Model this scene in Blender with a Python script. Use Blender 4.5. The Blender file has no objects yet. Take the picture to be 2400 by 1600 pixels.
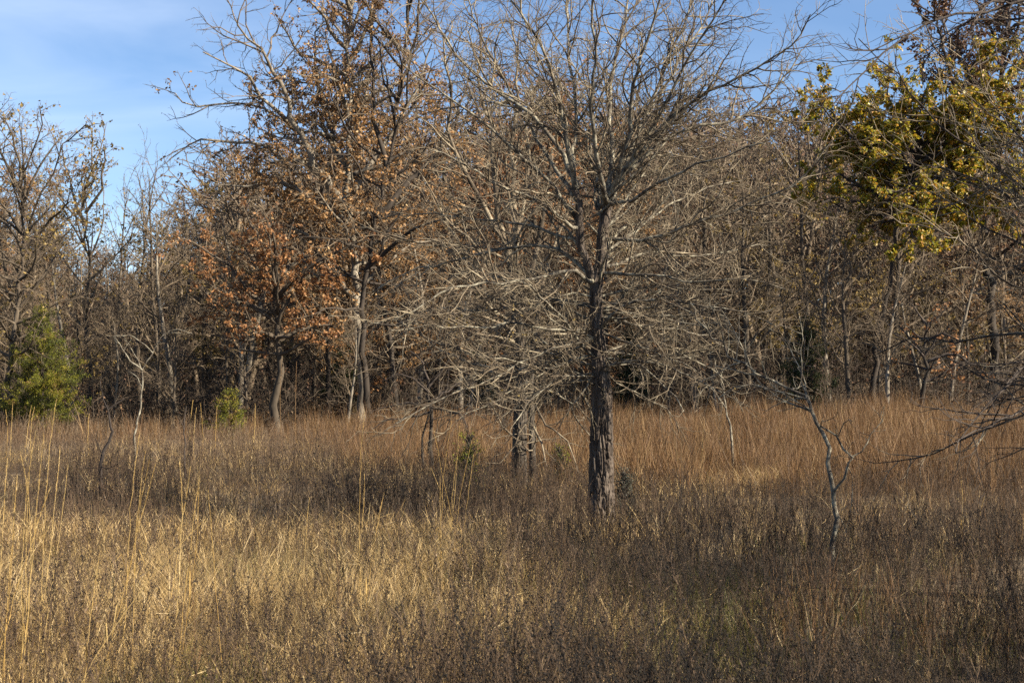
import bpy, math, random
import numpy as np
from mathutils import Vector

R = math.radians
SC = bpy.context.scene
COL = SC.collection
random.seed(11)
RNG = np.random.default_rng(11)

# ------------------------------------------------------------------ camera
CAMZ = 1.85
LENS = 50.0
PITCH = R(1.94)
cam = bpy.data.cameras.new("camera")
cam.lens = LENS
cam.sensor_width = 36
cam.clip_start = 0.1
cam.clip_end = 4000
cam.dof.use_dof = True
cam.dof.focus_distance = 17.5
cam.dof.aperture_fstop = 6.3
camo = bpy.data.objects.new("camera", cam)
COL.objects.link(camo)
camo.location = (0, 0, CAMZ)
camo.rotation_euler = (R(90) + PITCH, 0, 0)
SC.camera = camo

# ------------------------------------------------------------------ light
SUN_EL = R(34)
SUN_AZ = R(111)            # clockwise from +Y (the view direction): from the right, a little behind
sd = Vector((math.sin(SUN_AZ) * math.cos(SUN_EL), math.cos(SUN_AZ) * math.cos(SUN_EL), math.sin(SUN_EL)))
sun = bpy.data.lights.new("sun", 'SUN')
sun.energy = 5.0
sun.angle = R(0.55)
sun.color = (1.0, 0.87, 0.68)
suno = bpy.data.objects.new("sun", sun)
COL.objects.link(suno)
suno.rotation_euler = sd.to_track_quat('Z', 'Y').to_euler()
suno.location = (20, -10, 30)

world = bpy.data.worlds.new("World")
SC.world = world
world.use_nodes = True
wn, wl = world.node_tree.nodes, world.node_tree.links
wn.clear()
sky = wn.new('ShaderNodeTexSky')
sky.sky_type = 'NISHITA'
sky.sun_disc = False
sky.sun_elevation = SUN_EL
sky.sun_rotation = SUN_AZ
sky.altitude = 300
sky.air_density = 1.0
sky.dust_density = 0.0
sky.ozone_density = 3.0
tc = wn.new('ShaderNodeTexCoord')
mp = wn.new('ShaderNodeMapping')
mp.inputs['Rotation'].default_value = (0.1, 0.55, 0.2)
mp.inputs['Scale'].default_value = (2.2, 1.2, 9.0)
nz = wn.new('ShaderNodeTexNoise')
nz.inputs['Scale'].default_value = 1.6
nz.inputs['Detail'].default_value = 6
nz.inputs['Roughness'].default_value = 0.5
nz.inputs['Distortion'].default_value = 0.9
rp = wn.new('ShaderNodeValToRGB')
rp.color_ramp.elements[0].position = 0.36
rp.color_ramp.elements[0].color = (0, 0, 0, 1)
rp.color_ramp.elements[1].position = 0.80
rp.color_ramp.elements[1].color = (0.34, 0.34, 0.34, 1)
sx = wn.new('ShaderNodeSeparateXYZ')
mr = wn.new('ShaderNodeMapRange')
mr.inputs['From Min'].default_value = 0.06
mr.inputs['From Max'].default_value = -0.30
mr.inputs['To Min'].default_value = 0.18
mr.inputs['To Max'].default_value = 1.0
mu = wn.new('ShaderNodeMath'); mu.operation = 'MULTIPLY'
mixc = wn.new('ShaderNodeMix'); mixc.data_type = 'RGBA'
mixc.inputs['B'].default_value = (7.2, 8.0, 9.2, 1)
bg = wn.new('ShaderNodeBackground')
bg.inputs['Strength'].default_value = 0.050
wo = wn.new('ShaderNodeOutputWorld')
wl.new(tc.outputs['Generated'], mp.inputs['Vector'])
wl.new(mp.outputs['Vector'], nz.inputs['Vector'])
wl.new(nz.outputs['Fac'], rp.inputs['Fac'])
wl.new(tc.outputs['Generated'], sx.inputs['Vector'])
wl.new(sx.outputs['X'], mr.inputs['Value'])
wl.new(rp.outputs['Color'], mu.inputs[0])
wl.new(mr.outputs['Result'], mu.inputs[1])
wl.new(mu.outputs['Value'], mixc.inputs['Factor'])
tint = wn.new('ShaderNodeMix'); tint.data_type = 'RGBA'; tint.blend_type = 'MULTIPLY'
tint.inputs['Factor'].default_value = 1.0
tint.inputs['B'].default_value = (0.90, 0.95, 1.04, 1)
wl.new(sky.outputs['Color'], tint.inputs['A'])
wl.new(tint.outputs['Result'], mixc.inputs['A'])
wl.new(mixc.outputs['Result'], bg.inputs['Color'])
wl.new(bg.outputs['Background'], wo.inputs['Surface'])

SC.view_settings.view_transform = 'Standard'
SC.view_settings.look = 'None'
SC.view_settings.exposure = 1.72
SC.view_settings.gamma = 1
SC.render.engine = 'CYCLES'
SC.cycles.use_denoising = False
SC.cycles.max_bounces = 6
SC.cycles.diffuse_bounces = 2
SC.cycles.transmission_bounces = 3
SC.cycles.transparent_max_bounces = 4

# ------------------------------------------------------------------ helpers
FP = LENS / 36 * 2400       # focal length in photo pixels


def P(sx_, sy_, Y):
    """photo pixel (2400x1600) at distance Y along the ground -> world point"""
    u = (sx_ - 1200) / FP
    v = (800 - sy_) / FP
    c, s = math.cos(PITCH), math.sin(PITCH)
    dy, dz = c - v * s, s + v * c
    k = Y / dy
    return (u * k, Y, CAMZ + dz * k)


def px(Y):
    return Y / FP           # metres per photo pixel at distance Y


_LAT = np.random.default_rng(5).random((64, 64, 64)).astype(np.float32)


def n3(x, y, z):
    x, y, z = np.broadcast_arrays(np.asarray(x, float), np.asarray(y, float), np.asarray(z, float))
    xi, yi, zi = np.floor(x).astype(int), np.floor(y).astype(int), np.floor(z).astype(int)
    fx, fy, fz = x - xi, y - yi, z - zi
    fx, fy, fz = [f * f * (3 - 2 * f) for f in (fx, fy, fz)]
    o = 0
    for a in (0, 1):
        wa = fx if a else 1 - fx
        for b in (0, 1):
            wb = fy if b else 1 - fy
            for c in (0, 1):
                wc = fz if c else 1 - fz
                o = o + wa * wb * wc * _LAT[(xi + a) & 63, (yi + b) & 63, (zi + c) & 63]
    return o


def fbm(x, y, z=0.0, oct=3):
    o, a, s = 0, 0.5, 0
    for i in range(oct):
        k = 2 ** i
        o = o + a * n3(np.asarray(x) * k + 7.3 * i, np.asarray(y) * k + 3.1 * i, np.asarray(z) * k)
        s += a
        a *= 0.5
    return o / s


def ss(a, b, x):
    t = np.clip((np.asarray(x, float) - a) / (b - a), 0, 1)
    return t * t * (3 - 2 * t)


def gz(x, y):
    """ground height"""
    x = np.asarray(x, float); y = np.asarray(y, float)
    z = ss(18, 38, y) * (0.50 + 0.34 * ss(-2, 8, x))
    z = z + 8.5 * ss(54, 125, y)
    z = z + 0.10 * (fbm(x * 0.25 + 9, y * 0.25, 0.5, 2) - 0.5)
    return z


class Geo:
    """vertex and face arrays that become one mesh"""
    def __init__(self):
        self.v, self.q, self.t, self.tint, self.n = [], [], [], [], 0

    def add(self, v, q=None, t=None, tint=None):
        v = np.asarray(v, np.float32).reshape(-1, 3)
        if q is not None and len(q):
            self.q.append(np.asarray(q, np.int64).reshape(-1, 4) + self.n)
        if t is not None and len(t):
            self.t.append(np.asarray(t, np.int64).reshape(-1, 3) + self.n)
        self.v.append(v)
        self.tint.append(np.full(len(v), 0.5, np.float32) if tint is None else np.broadcast_to(np.asarray(tint, np.float32), (len(v),)).copy())
        self.n += len(v)

    def arrays(self):
        v = np.concatenate(self.v) if self.v else np.zeros((0, 3), np.float32)
        q = np.concatenate(self.q) if self.q else np.zeros((0, 4), np.int64)
        t = np.concatenate(self.t) if self.t else np.zeros((0, 3), np.int64)
        ti = np.concatenate(self.tint) if self.tint else np.zeros(0, np.float32)
        return v, q, t, ti

    def mesh(self, name, mat, origin=None):
        v, q, t, ti = self.arrays()
        if origin is not None:
            v = v - np.asarray(origin, np.float32)
        me = bpy.data.meshes.new(name)
        me.vertices.add(len(v))
        me.vertices.foreach_set('co', v.astype(np.float32).ravel())
        nl = q.size + t.size
        me.loops.add(nl)
        me.loops.foreach_set('vertex_index', np.concatenate([q.ravel(), t.ravel()]).astype(np.int32))
        me.polygons.add(len(q) + len(t))
        st = np.concatenate([np.arange(len(q)) * 4, q.size + np.arange(len(t)) * 3]).astype(np.int32)
        me.polygons.foreach_set('loop_start', st)
        me.polygons.foreach_set('use_smooth', np.ones(len(st), bool))
        at = me.attributes.new('tint', 'FLOAT', 'POINT')
        at.data.foreach_set('value', ti.astype(np.float32))
        me.update(calc_edges=True)
        me.materials.append(mat)
        return me

    def obj(self, name, mat, parent=None, origin=None):
        o = bpy.data.objects.new(name, self.mesh(name, mat, origin))
        COL.objects.link(o)
        if parent is not None:
            o.parent = parent
        return o


def thing(name, label, cat, loc, group=None):
    o = bpy.data.objects.new(name, None)
    COL.objects.link(o)
    o.location = loc
    o.empty_display_size = 0.2
    o['label'] = label
    o['category'] = cat
    if group:
        o['group'] = group
    return o


def copy_tree(root, loc, rotz, sc, label, group=None, mats=None):
    c = root.copy()
    COL.objects.link(c)
    c.location = loc
    c.rotation_euler = (0, 0, rotz)
    c.scale = sc if isinstance(sc, tuple) else (sc, sc, sc)
    c['label'] = label
    if group:
        c['group'] = group
    for ch in list(root.children):
        d = ch.copy()
        COL.objects.link(d)
        d.parent = c
        if mats and ch.name.split('.')[0] in mats and d.material_slots:
            d.material_slots[0].link = 'OBJECT'
            d.material_slots[0].material = mats[ch.name.split('.')[0]]
    return c


# ------------------------------------------------------------------ materials
def new_mat(name):
    m = bpy.data.materials.new(name)
    m.use_nodes = True
    n, l = m.node_tree.nodes, m.node_tree.links
    return m, n, l, n['Principled BSDF']


def ramp(n, stops):
    r = n.new('ShaderNodeValToRGB')
    e = r.color_ramp.elements
    while len(e) < len(stops):
        e.new(0.5)
    for i, (p, c) in enumerate(stops):
        e[i].position = p
        e[i].color = (*c, 1)
    return r


def bark_mat(name, stops, scale=9.0, zs=0.35, bump=0.5, rough=0.9):
    m, n, l, b = new_mat(name)
    t = n.new('ShaderNodeTexCoord')
    mpp = n.new('ShaderNodeMapping')
    mpp.inputs['Scale'].default_value = (1, 1, zs)
    z = n.new('ShaderNodeTexNoise')
    z.inputs['Scale'].default_value = scale
    z.inputs['Detail'].default_value = 5
    z.inputs['Roughness'].default_value = 0.65
    r = ramp(n, stops)
    l.new(t.outputs['Object'], mpp.inputs['Vector'])
    l.new(mpp.outputs['Vector'], z.inputs['Vector'])
    l.new(z.outputs['Fac'], r.inputs['Fac'])
    l.new(r.outputs['Color'], b.inputs['Base Color'])
    b.inputs['Roughness'].default_value = rough
    b.inputs['Specular IOR Level'].default_value = 0.25
    if bump:
        bp = n.new('ShaderNodeBump')
        bp.inputs['Strength'].default_value = bump
        bp.inputs['Distance'].default_value = 0.02
        l.new(z.outputs['Fac'], bp.inputs['Height'])
        l.new(bp.outputs['Normal'], b.inputs['Normal'])
    return m


def leaf_mat(name, stops, transl=0.35, rough=0.6, obj_rand=0.0):
    """colour from the per-leaf tint attribute (each leaf its own hue), thin and translucent"""
    m, n, l, b = new_mat(name)
    a = n.new('ShaderNodeAttribute')
    a.attribute_name = 'tint'
    r = ramp(n, stops)
    fac = a.outputs['Fac']
    if obj_rand:
        oi = n.new('ShaderNodeObjectInfo')
        mm = n.new('ShaderNodeMath'); mm.operation = 'MULTIPLY_ADD'
        mm.inputs[1].default_value = obj_rand
        l.new(oi.outputs['Random'], mm.inputs[0])
        l.new(a.outputs['Fac'], mm.inputs[2])
        m2 = n.new('ShaderNodeMath'); m2.operation = 'SUBTRACT'
        m2.inputs[1].default_value = obj_rand / 2
        l.new(mm.outputs[0], m2.inputs[0])
        fac = m2.outputs[0]
    l.new(fac, r.inputs['Fac'])
    l.new(r.outputs['Color'], b.inputs['Base Color'])
    b.inputs['Roughness'].default_value = rough
    b.inputs['Specular IOR Level'].default_value = 0.3
    if transl:
        tr = n.new('ShaderNodeBsdfTranslucent')
        mx = n.new('ShaderNodeMixShader')
        mx.inputs['Fac'].default_value = transl
        l.new(r.outputs['Color'], tr.inputs['Color'])
        l.new(b.outputs['BSDF'], mx.inputs[1])
        l.new(tr.outputs['BSDF'], mx.inputs[2])
        l.new(mx.outputs['Shader'], n['Material Output'].inputs['Surface'])
    return m


M_MAIN = bark_mat('lichen_bark', [(0.30, (0.026, 0.022, 0.019)), (0.46, (0.081, 0.069, 0.054)), (0.60, (0.221, 0.206, 0.159)), (0.78, (0.383, 0.372, 0.288))], 13.0, 0.6, 0.6)
M_TRUNK = bark_mat('furrowed_bark', [(0.30, (0.017, 0.013, 0.011)), (0.48, (0.059, 0.046, 0.037)), (0.66, (0.118, 0.098, 0.081)), (0.82, (0.202, 0.186, 0.146))], 16.0, 0.22, 0.7)
M_DARKFUR = bark_mat('dark_furrowed_bark', [(0.30, (0.014, 0.012, 0.010)), (0.48, (0.048, 0.040, 0.032)), (0.66, (0.11, 0.095, 0.078)), (0.82, (0.24, 0.22, 0.17))], 16.0, 0.25, 0.7)
M_TWIG = bark_mat('twig_bark', [(0.34, (0.036, 0.027, 0.020)), (0.50, (0.118, 0.094, 0.065)), (0.64, (0.241, 0.207, 0.148)), (0.80, (0.336, 0.308, 0.224))], 3.2, 1.0, 0)
M_WOODBARK = bark_mat('wood_bark', [(0.30, (0.020, 0.017, 0.013)), (0.55, (0.071, 0.056, 0.041)), (0.75, (0.164, 0.139, 0.105))], 3.0, 0.25, 0.5)
M_PALEBARK = bark_mat('pale_bark', [(0.30, (0.055, 0.047, 0.038)), (0.52, (0.163, 0.142, 0.112)), (0.75, (0.282, 0.252, 0.201))], 4.0, 0.3, 0.5)
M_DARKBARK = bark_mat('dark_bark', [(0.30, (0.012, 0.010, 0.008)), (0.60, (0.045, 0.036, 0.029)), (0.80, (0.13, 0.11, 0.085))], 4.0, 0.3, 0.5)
M_WOODTWIG = bark_mat('wood_twig', [(0.30, (0.059, 0.044, 0.030)), (0.55, (0.130, 0.101, 0.070)), (0.75, (0.225, 0.180, 0.130))], 1.5, 1.0, 0)
M_BRUSH = bark_mat('brush_stem', [(0.32, (0.019, 0.014, 0.010)), (0.55, (0.062, 0.047, 0.034)), (0.72, (0.168, 0.133, 0.092))], 1.2, 1.0, 0)
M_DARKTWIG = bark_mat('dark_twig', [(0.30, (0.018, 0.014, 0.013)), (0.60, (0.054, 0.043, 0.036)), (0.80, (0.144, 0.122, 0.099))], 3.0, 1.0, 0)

M_ORANGE = leaf_mat('rust_leaf', [(0.0, (0.075, 0.036, 0.018)), (0.35, (0.185, 0.085, 0.034)), (0.7, (0.33, 0.165, 0.066)), (1.0, (0.46, 0.30, 0.16))])
M_BROWN = leaf_mat('brown_leaf', [(0.0, (0.085, 0.042, 0.020)), (0.35, (0.20, 0.105, 0.040)), (0.7, (0.34, 0.20, 0.085)), (1.0, (0.48, 0.34, 0.18))])
M_PLUM = leaf_mat('dull_leaf', [(0.0, (0.045, 0.026, 0.020)), (0.5, (0.105, 0.058, 0.038)), (0.85, (0.20, 0.115, 0.06)), (1.0, (0.26, 0.17, 0.09))])
M_OLIVE = leaf_mat('olive_leaf', [(0.0, (0.060, 0.050, 0.017)), (0.4, (0.162, 0.118, 0.036)), (0.75, (0.264, 0.186, 0.058)), (1.0, (0.360, 0.252, 0.090))])
M_GREENOAK = leaf_mat('turning_leaf', [(0.0, (0.053, 0.062, 0.007)), (0.32, (0.150, 0.155, 0.015)), (0.52, (0.331, 0.278, 0.025)), (0.72, (0.388, 0.194, 0.025)), (0.88, (0.500, 0.312, 0.081)), (1.0, (0.650, 0.525, 0.250))], 0.45, 0.40)
M_CEDAR = leaf_mat('cedar_needle', [(0.0, (0.021, 0.031, 0.005)), (0.4, (0.080, 0.093, 0.009)), (0.75, (0.191, 0.186, 0.015)), (0.92, (0.276, 0.224, 0.031)), (1.0, (0.234, 0.139, 0.053))], 0.3)
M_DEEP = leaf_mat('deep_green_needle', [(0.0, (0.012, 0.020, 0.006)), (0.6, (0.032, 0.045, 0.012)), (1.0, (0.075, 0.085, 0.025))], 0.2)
M_SAGE = leaf_mat('grey_green_needle', [(0.0, (0.025, 0.032, 0.020)), (0.6, (0.055, 0.062, 0.045)), (1.0, (0.12, 0.12, 0.09))], 0.2)

M_STRAW = leaf_mat('straw', [(0.0, (0.153, 0.096, 0.040)), (0.4, (0.328, 0.224, 0.092)), (0.8, (0.501, 0.375, 0.180)), (1.0, (0.632, 0.501, 0.284))], 0.3, 0.55)
M_TALL = leaf_mat('tall_straw', [(0.0, (0.243, 0.141, 0.042)), (0.5, (0.421, 0.281, 0.094)), (1.0, (0.524, 0.393, 0.178))], 0.25, 0.5)
M_RED = leaf_mat('russet_grass', [(0.0, (0.073, 0.042, 0.019)), (0.45, (0.147, 0.080, 0.037)), (0.8, (0.206, 0.126, 0.057)), (1.0, (0.294, 0.205, 0.103))], 0.3, 0.6)
M_WEED = leaf_mat('weed', [(0.0, (0.008, 0.007, 0.006)), (0.25, (0.020, 0.014, 0.010)), (0.45, (0.066, 0.042, 0.026)), (0.75, (0.130, 0.088, 0.055)), (1.0, (0.24, 0.185, 0.125))], 0.12, 0.8)
M_GREEN = leaf_mat('green_blade', [(0.0, (0.055, 0.060, 0.012)), (0.6, (0.12, 0.12, 0.025)), (1.0, (0.22, 0.19, 0.06))], 0.35, 0.5)


def ground_mat():
    m, n, l, b = new_mat('soil_and_thatch')
    t = n.new('ShaderNodeTexCoord')
    z = n.new('ShaderNodeTexNoise')
    z.inputs['Scale'].default_value = 3.0
    z.inputs['Detail'].default_value = 9
    z.inputs['Roughness'].default_value = 0.75
    r = ramp(n, [(0.30, (0.030, 0.022, 0.014)), (0.52, (0.085, 0.060, 0.034)), (0.72, (0.17, 0.125, 0.065))])
    l.new(t.outputs['Object'], z.inputs['Vector'])
    l.new(z.outputs['Fac'], r.inputs['Fac'])
    l.new(r.outputs['Color'], b.inputs['Base Color'])
    b.inputs['Roughness'].default_value = 1.0
    bp = n.new('ShaderNodeBump')
    bp.inputs['Distance'].default_value = 0.05
    l.new(z.outputs['Fac'], bp.inputs['Height'])
    l.new(bp.outputs['Normal'], b.inputs['Normal'])
    return m


# ------------------------------------------------------------------ ground
def build_ground():
    a = np.linspace(-45, 45, 140)
    x = np.sign(a) * (np.abs(a) + (np.abs(a) / 45) ** 6 * 1500)
    b_ = np.linspace(-30, 140, 240)
    y = np.concatenate([[-1500, -600, -200, -80], b_, [170, 250, 400, 800, 1600, 3000]])
    X, Y = np.meshgrid(x, y)
    Z = gz(X, Y)
    ny, nx = X.shape
    i = np.arange(ny * nx).reshape(ny, nx)
    q = np.stack([i[:-1, :-1], i[:-1, 1:], i[1:, 1:], i[1:, :-1]], -1).reshape(-1, 4)
    g = Geo()
    g.add(np.stack([X, Y, Z], -1), q)
    o = g.obj('ground', ground_mat())
    o['kind'] = 'structure'


build_ground()

# ------------------------------------------------------------------ branching
def nrm(v):
    l = math.sqrt(v[0] * v[0] + v[1] * v[1] + v[2] * v[2]) or 1.0
    return (v[0] / l, v[1] / l, v[2] / l)


def side_dir(d, ang, rnd):
    """direction at ang from d, random azimuth"""
    while True:
        a = (rnd.gauss(0, 1), rnd.gauss(0, 1), rnd.gauss(0, 1))
        k = a[0] * d[0] + a[1] * d[1] + a[2] * d[2]
        p = (a[0] - k * d[0], a[1] - k * d[1], a[2] - k * d[2])
        if p[0] * p[0] + p[1] * p[1] + p[2] * p[2] > 0.05:
            break
    p = nrm(p)
    c, s = math.cos(ang), math.sin(ang)
    return (d[0] * c + p[0] * s, d[1] * c + p[1] * s, d[2] * c + p[2] * s)


class Tree:
    def __init__(self, sp, seed):
        self.sp, self.rnd, self.br = sp, random.Random(seed), []

    def grow(self, p, d, L, r, lev):
        sp, rnd = self.sp, self.rnd
        n = max(2, min(14, int(L / sp['seg'][lev] + 0.5)))
        w, tr = sp['wob'][lev], sp['trop'][lev]
        st = L / n
        pts = [p]
        for i in range(n):
            d = nrm((d[0] + rnd.gauss(0, w), d[1] + rnd.gauss(0, w), d[2] + rnd.gauss(0, w) + tr))
            p = (p[0] + d[0] * st, p[1] + d[1] * st, p[2] + d[2] * st)
            pts.append(p)
        tip = sp['tip'] * (0.6 if lev >= sp['max'] else 1.0)
        rad = [max(tip, r * (1 - i / n) ** 0.75 + tip) for i in range(n + 1)]
        self.br.append((pts, rad, lev))
        self.sprout(pts, rad, L, lev)

    def guide(self, pts, r0, r1, lev, jit=0.0, step=0.18, sprout=True, t0=None):
        """a hand-placed limb through the given points"""
        rnd = self.rnd
        out = []
        m = len(pts)
        for i in range(m - 1):
            p0, p1, p2, p3 = [np.array(pts[max(0, min(m - 1, i + k))]) for k in (-1, 0, 1, 2)]
            k = max(1, int(np.linalg.norm(p2 - p1) / step))
            for j in range(k):
                t = j / k
                out.append(tuple(0.5 * (2 * p1 + (p2 - p0) * t + (2 * p0 - 5 * p1 + 4 * p2 - p3) * t * t + (3 * p1 - p0 - 3 * p2 + p3) * t ** 3)))
        out.append(tuple(np.array(pts[-1], float)))
        if jit:
            out = [out[0]] + [(a + rnd.gauss(0, jit), b + rnd.gauss(0, jit), c + rnd.gauss(0, jit)) for a, b, c in out[1:]]
        n = len(out) - 1
        rad = [r0 + (r1 - r0) * (i / n) ** 0.8 for i in range(n + 1)]
        self.br.append((out, rad, lev))
        L = sum(math.dist(out[i], out[i + 1]) for i in range(n))
        if sprout:
            self.sprout(out, rad, L, lev, t0)
        return out

    def sprout(self, pts, rad, L, lev, t0=None):
        sp, rnd = self.sp, self.rnd
        if lev >= sp['max']:
            return
        n = len(pts) - 1
        cnt = sp['dens'][lev] * L * rnd.uniform(0.8, 1.2)
        k = int(cnt) + (rnd.random() < cnt % 1)
        a0 = sp['t0'][lev] if t0 is None else t0
        for i in range(k):
            t = a0 + (1 - a0) * (i + rnd.random()) / k
            f = min(n - 1e-6, t * n)
            j = int(f)
            f -= j
            A, B = pts[j], pts[j + 1]
            p = (A[0] + (B[0] - A[0]) * f, A[1] + (B[1] - A[1]) * f, A[2] + (B[2] - A[2]) * f)
            d = nrm((B[0] - A[0], B[1] - A[1], B[2] - A[2]))
            ang = R(rnd.gauss(sp['ang'][lev], 12))
            cd = side_dir(d, ang, rnd)
            Lc = min(sp['cap'][lev], sp['ratio'][lev] * L * (1 - 0.5 * t)) * rnd.uniform(0.55, 1.2)
            if Lc < sp['min']:
                Lc = sp['min'] * rnd.uniform(0.7, 1.3)
            rr = rad[j] + (rad[j + 1] - rad[j]) * f
            self.grow(p, cd, Lc, min(0.7 * rr, Lc * sp['thick']), lev + 1)


def tubes(brs, thin=3):
    g = Geo()
    groups = {}
    for pts, rad, lev in brs:
        r = max(rad)
        s = 12 if r > 0.09 else 8 if r > 0.04 else 6 if r > 0.018 else 4 if r > 0.008 else thin
        groups.setdefault((len(pts), s), []).append((pts, rad))
    for (n, s), lst in groups.items():
        A = np.array([p for p, _ in lst], float)
        Rr = np.array([r for _, r in lst], float)
        T = np.gradient(A, axis=1)
        T /= np.linalg.norm(T, axis=2, keepdims=True) + 1e-9
        D = A[:, -1] - A[:, 0]
        ref = np.where((np.abs(D[:, 2:3]) > 0.75 * np.linalg.norm(D, axis=1, keepdims=True)), np.array([[1.0, 0.2, 0]]), np.array([[0.1, 0.15, 1.0]]))
        U = np.cross(T, ref[:, None, :])
        U /= np.linalg.norm(U, axis=2, keepdims=True) + 1e-9
        V = np.cross(T, U)
        th = np.arange(s) * 2 * math.pi / s
        ring = A[:, :, None, :] + Rr[:, :, None, None] * (U[:, :, None, :] * np.cos(th)[None, None, :, None] + V[:, :, None, :] * np.sin(th)[None, None, :, None])
        B = len(lst)
        i = np.arange(B * n * s).reshape(B, n, s)
        j = np.roll(i, -1, axis=2)
        q = np.stack([i[:, :-1], j[:, :-1], j[:, 1:], i[:, 1:]], -1).reshape(-1, 4)
        g.add(ring.reshape(-1, 3), q)
    return g


def leaves(pos, size, rng, tint=None, droop=0.3, aspect=0.55, lobed=True):
    """folded, curled little leaves"""
    pos = np.asarray(pos, float)
    n = len(pos)
    g = Geo()
    if n == 0:
        return g
    d = rng.normal(size=(n, 3)); d[:, 2] -= droop * 2
    d /= np.linalg.norm(d, axis=1, keepdims=True)
    u = np.cross(d, rng.normal(size=(n, 3)))
    u /= np.linalg.norm(u, axis=1, keepdims=True) + 1e-9
    w = np.cross(d, u)
    s = (size * rng.uniform(0.6, 1.25, n))[:, None]
    a = aspect * 0.5 * rng.uniform(0.7, 1.2, n)[:, None]
    f = rng.uniform(0.0, 0.5, n)[:, None]
    c = rng.uniform(-0.15, 0.35, n)[:, None]

    def pt(t, x, k):
        return pos + s * (d * t + u * x * a + w * (np.abs(x) * a * f + c * k))
    if lobed:
        vs = np.stack([pt(0, 0, 0), pt(0.30, -0.75, 0.08), pt(0.62, -1.1, 0.35), pt(1.0, 0, 0.9), pt(0.66, 1.1, 0.35), pt(0.28, 0.75, 0.08)], 1)
        q = np.array([[0, 1, 2, 3], [0, 3, 4, 5]])
        k = 6
    else:
        vs = np.stack([pt(0, 0, 0), pt(0.45, -1, 0.2), pt(1.0, 0, 0.9), pt(0.5, 1, 0.2)], 1)
        q = np.array([[0, 1, 2, 3]])
        k = 4
    Q = (q[None] + (np.arange(n) * k)[:, None, None]).reshape(-1, 4)
    ti = rng.normal(0.5, 0.22, n) if tint is None else tint
    g.add(vs.reshape(-1, 3), Q, tint=np.repeat(np.clip(ti, 0, 1), k))
    return g


def leaf_points(brs, minlev, per_m, rng, patch=None):
    """points along the twigs, bunched at their ends; patch(pts)->keep probability"""
    out = []
    for pts, rad, lev in brs:
        if lev < minlev:
            continue
        A = np.array(pts)
        L = np.linalg.norm(np.diff(A, axis=0), axis=1).sum()
        k = rng.poisson(per_m * L)
        if k == 0:
            continue
        t = (1 - rng.random(k) ** 1.6 * 0.8) * (len(A) - 1 - 1e-6)
        j = t.astype(int)
        f = (t - j)[:, None]
        out.append(A[j] * (1 - f) + A[j + 1] * f + rng.normal(0, 0.03, (k, 3)))
    if not out:
        return np.zeros((0, 3))
    p = np.concatenate(out)
    if patch is not None:
        p = p[rng.random(len(p)) < patch(p)]
    return p


def split_levels(tr, base):
    lo = [b for b in tr.br if b[2] <= base]
    hi = [b for b in tr.br if b[2] > base]
    return lo, hi


def make_tree(name, label, cat, tr, loc, m_trunk, m_branch, base=1, leaf=None, m_leaf=None, group=None, extra_trunk=None):
    root = thing(name, label, cat, loc, group)
    lo, hi = split_levels(tr, base)
    if extra_trunk is not None:
        extra_trunk.obj('trunk', m_trunk, root, loc)
    elif lo:
        tubes(lo).obj('trunk', m_trunk, root, loc)
    if hi:
        tubes(hi).obj('branches', m_branch, root, loc)
    if leaf is not None and leaf.n:
        leaf.obj('foliage', m_leaf, root, loc)
    return root


# species: lists are indexed by branch level
SP_MAIN = dict(max=4, seg=[0.3, 0.16, 0.11, 0.08, 0.06], wob=[0.05, 0.13, 0.19, 0.22, 0.24], trop=[0.02, 0.02, 0.015, 0.0, -0.01],
               dens=[6, 7.5, 8.5, 9.0], t0=[0.1, 0.12, 0.08, 0.1], ang=[60, 42, 42, 45], ratio=[0.5, 0.42, 0.42, 0.45],
               cap=[3.0, 1.2, 0.6, 0.26], min=0.07, thick=0.0105, tip=0.0017)
SP_BARE = dict(max=4, seg=[0.8, 0.5, 0.35, 0.25, 0.2], wob=[0.05, 0.13, 0.17, 0.18, 0.18], trop=[0.03, 0.05, 0.04, 0.03, 0.02],
               dens=[2.0, 2.9, 4.0, 4.6], t0=[0.22, 0.15, 0.12, 0.1], ang=[52, 45, 42, 42], ratio=[0.42, 0.48, 0.48, 0.5],
               cap=[6, 2.6, 1.3, 0.65], min=0.2, thick=0.010, tip=0.004)
SP_OAK = dict(max=4, seg=[0.7, 0.40, 0.30, 0.22, 0.18], wob=[0.08, 0.20, 0.24, 0.25, 0.25], trop=[0.03, 0.03, 0.03, 0.02, 0.0],
              dens=[1.8, 2.8, 4.0, 4.6], t0=[0.2, 0.15, 0.12, 0.1], ang=[62, 50, 48, 45], ratio=[0.5, 0.48, 0.46, 0.5],
              cap=[5.5, 2.4, 1.1, 0.5], min=0.16, thick=0.011, tip=0.004)
SP_SLIM = dict(SP_BARE, dens=[2.2, 2.8, 3.6, 4.0], ang=[40, 38, 38, 40], ratio=[0.30, 0.45, 0.5, 0.5], trop=[0.04, 0.10, 0.08, 0.05, 0.03])
SP_FINE = dict(SP_OAK, dens=[2.4, 3.8, 5.5, 6.0], tip=0.0032, wob=[0.08, 0.18, 0.22, 0.22, 0.22])
SP_SHRUB = dict(max=3, seg=[0.25, 0.2, 0.15, 0.1], wob=[0.16, 0.24, 0.26, 0.26], trop=[-0.04, -0.02, 0.0, 0.0],
                dens=[3.5, 4.5, 5.0], t0=[0.15, 0.15, 0.1], ang=[50, 50, 50], ratio=[0.5, 0.5, 0.5], cap=[1.6, 0.8, 0.4], min=0.12, thick=0.012, tip=0.0035)
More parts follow.
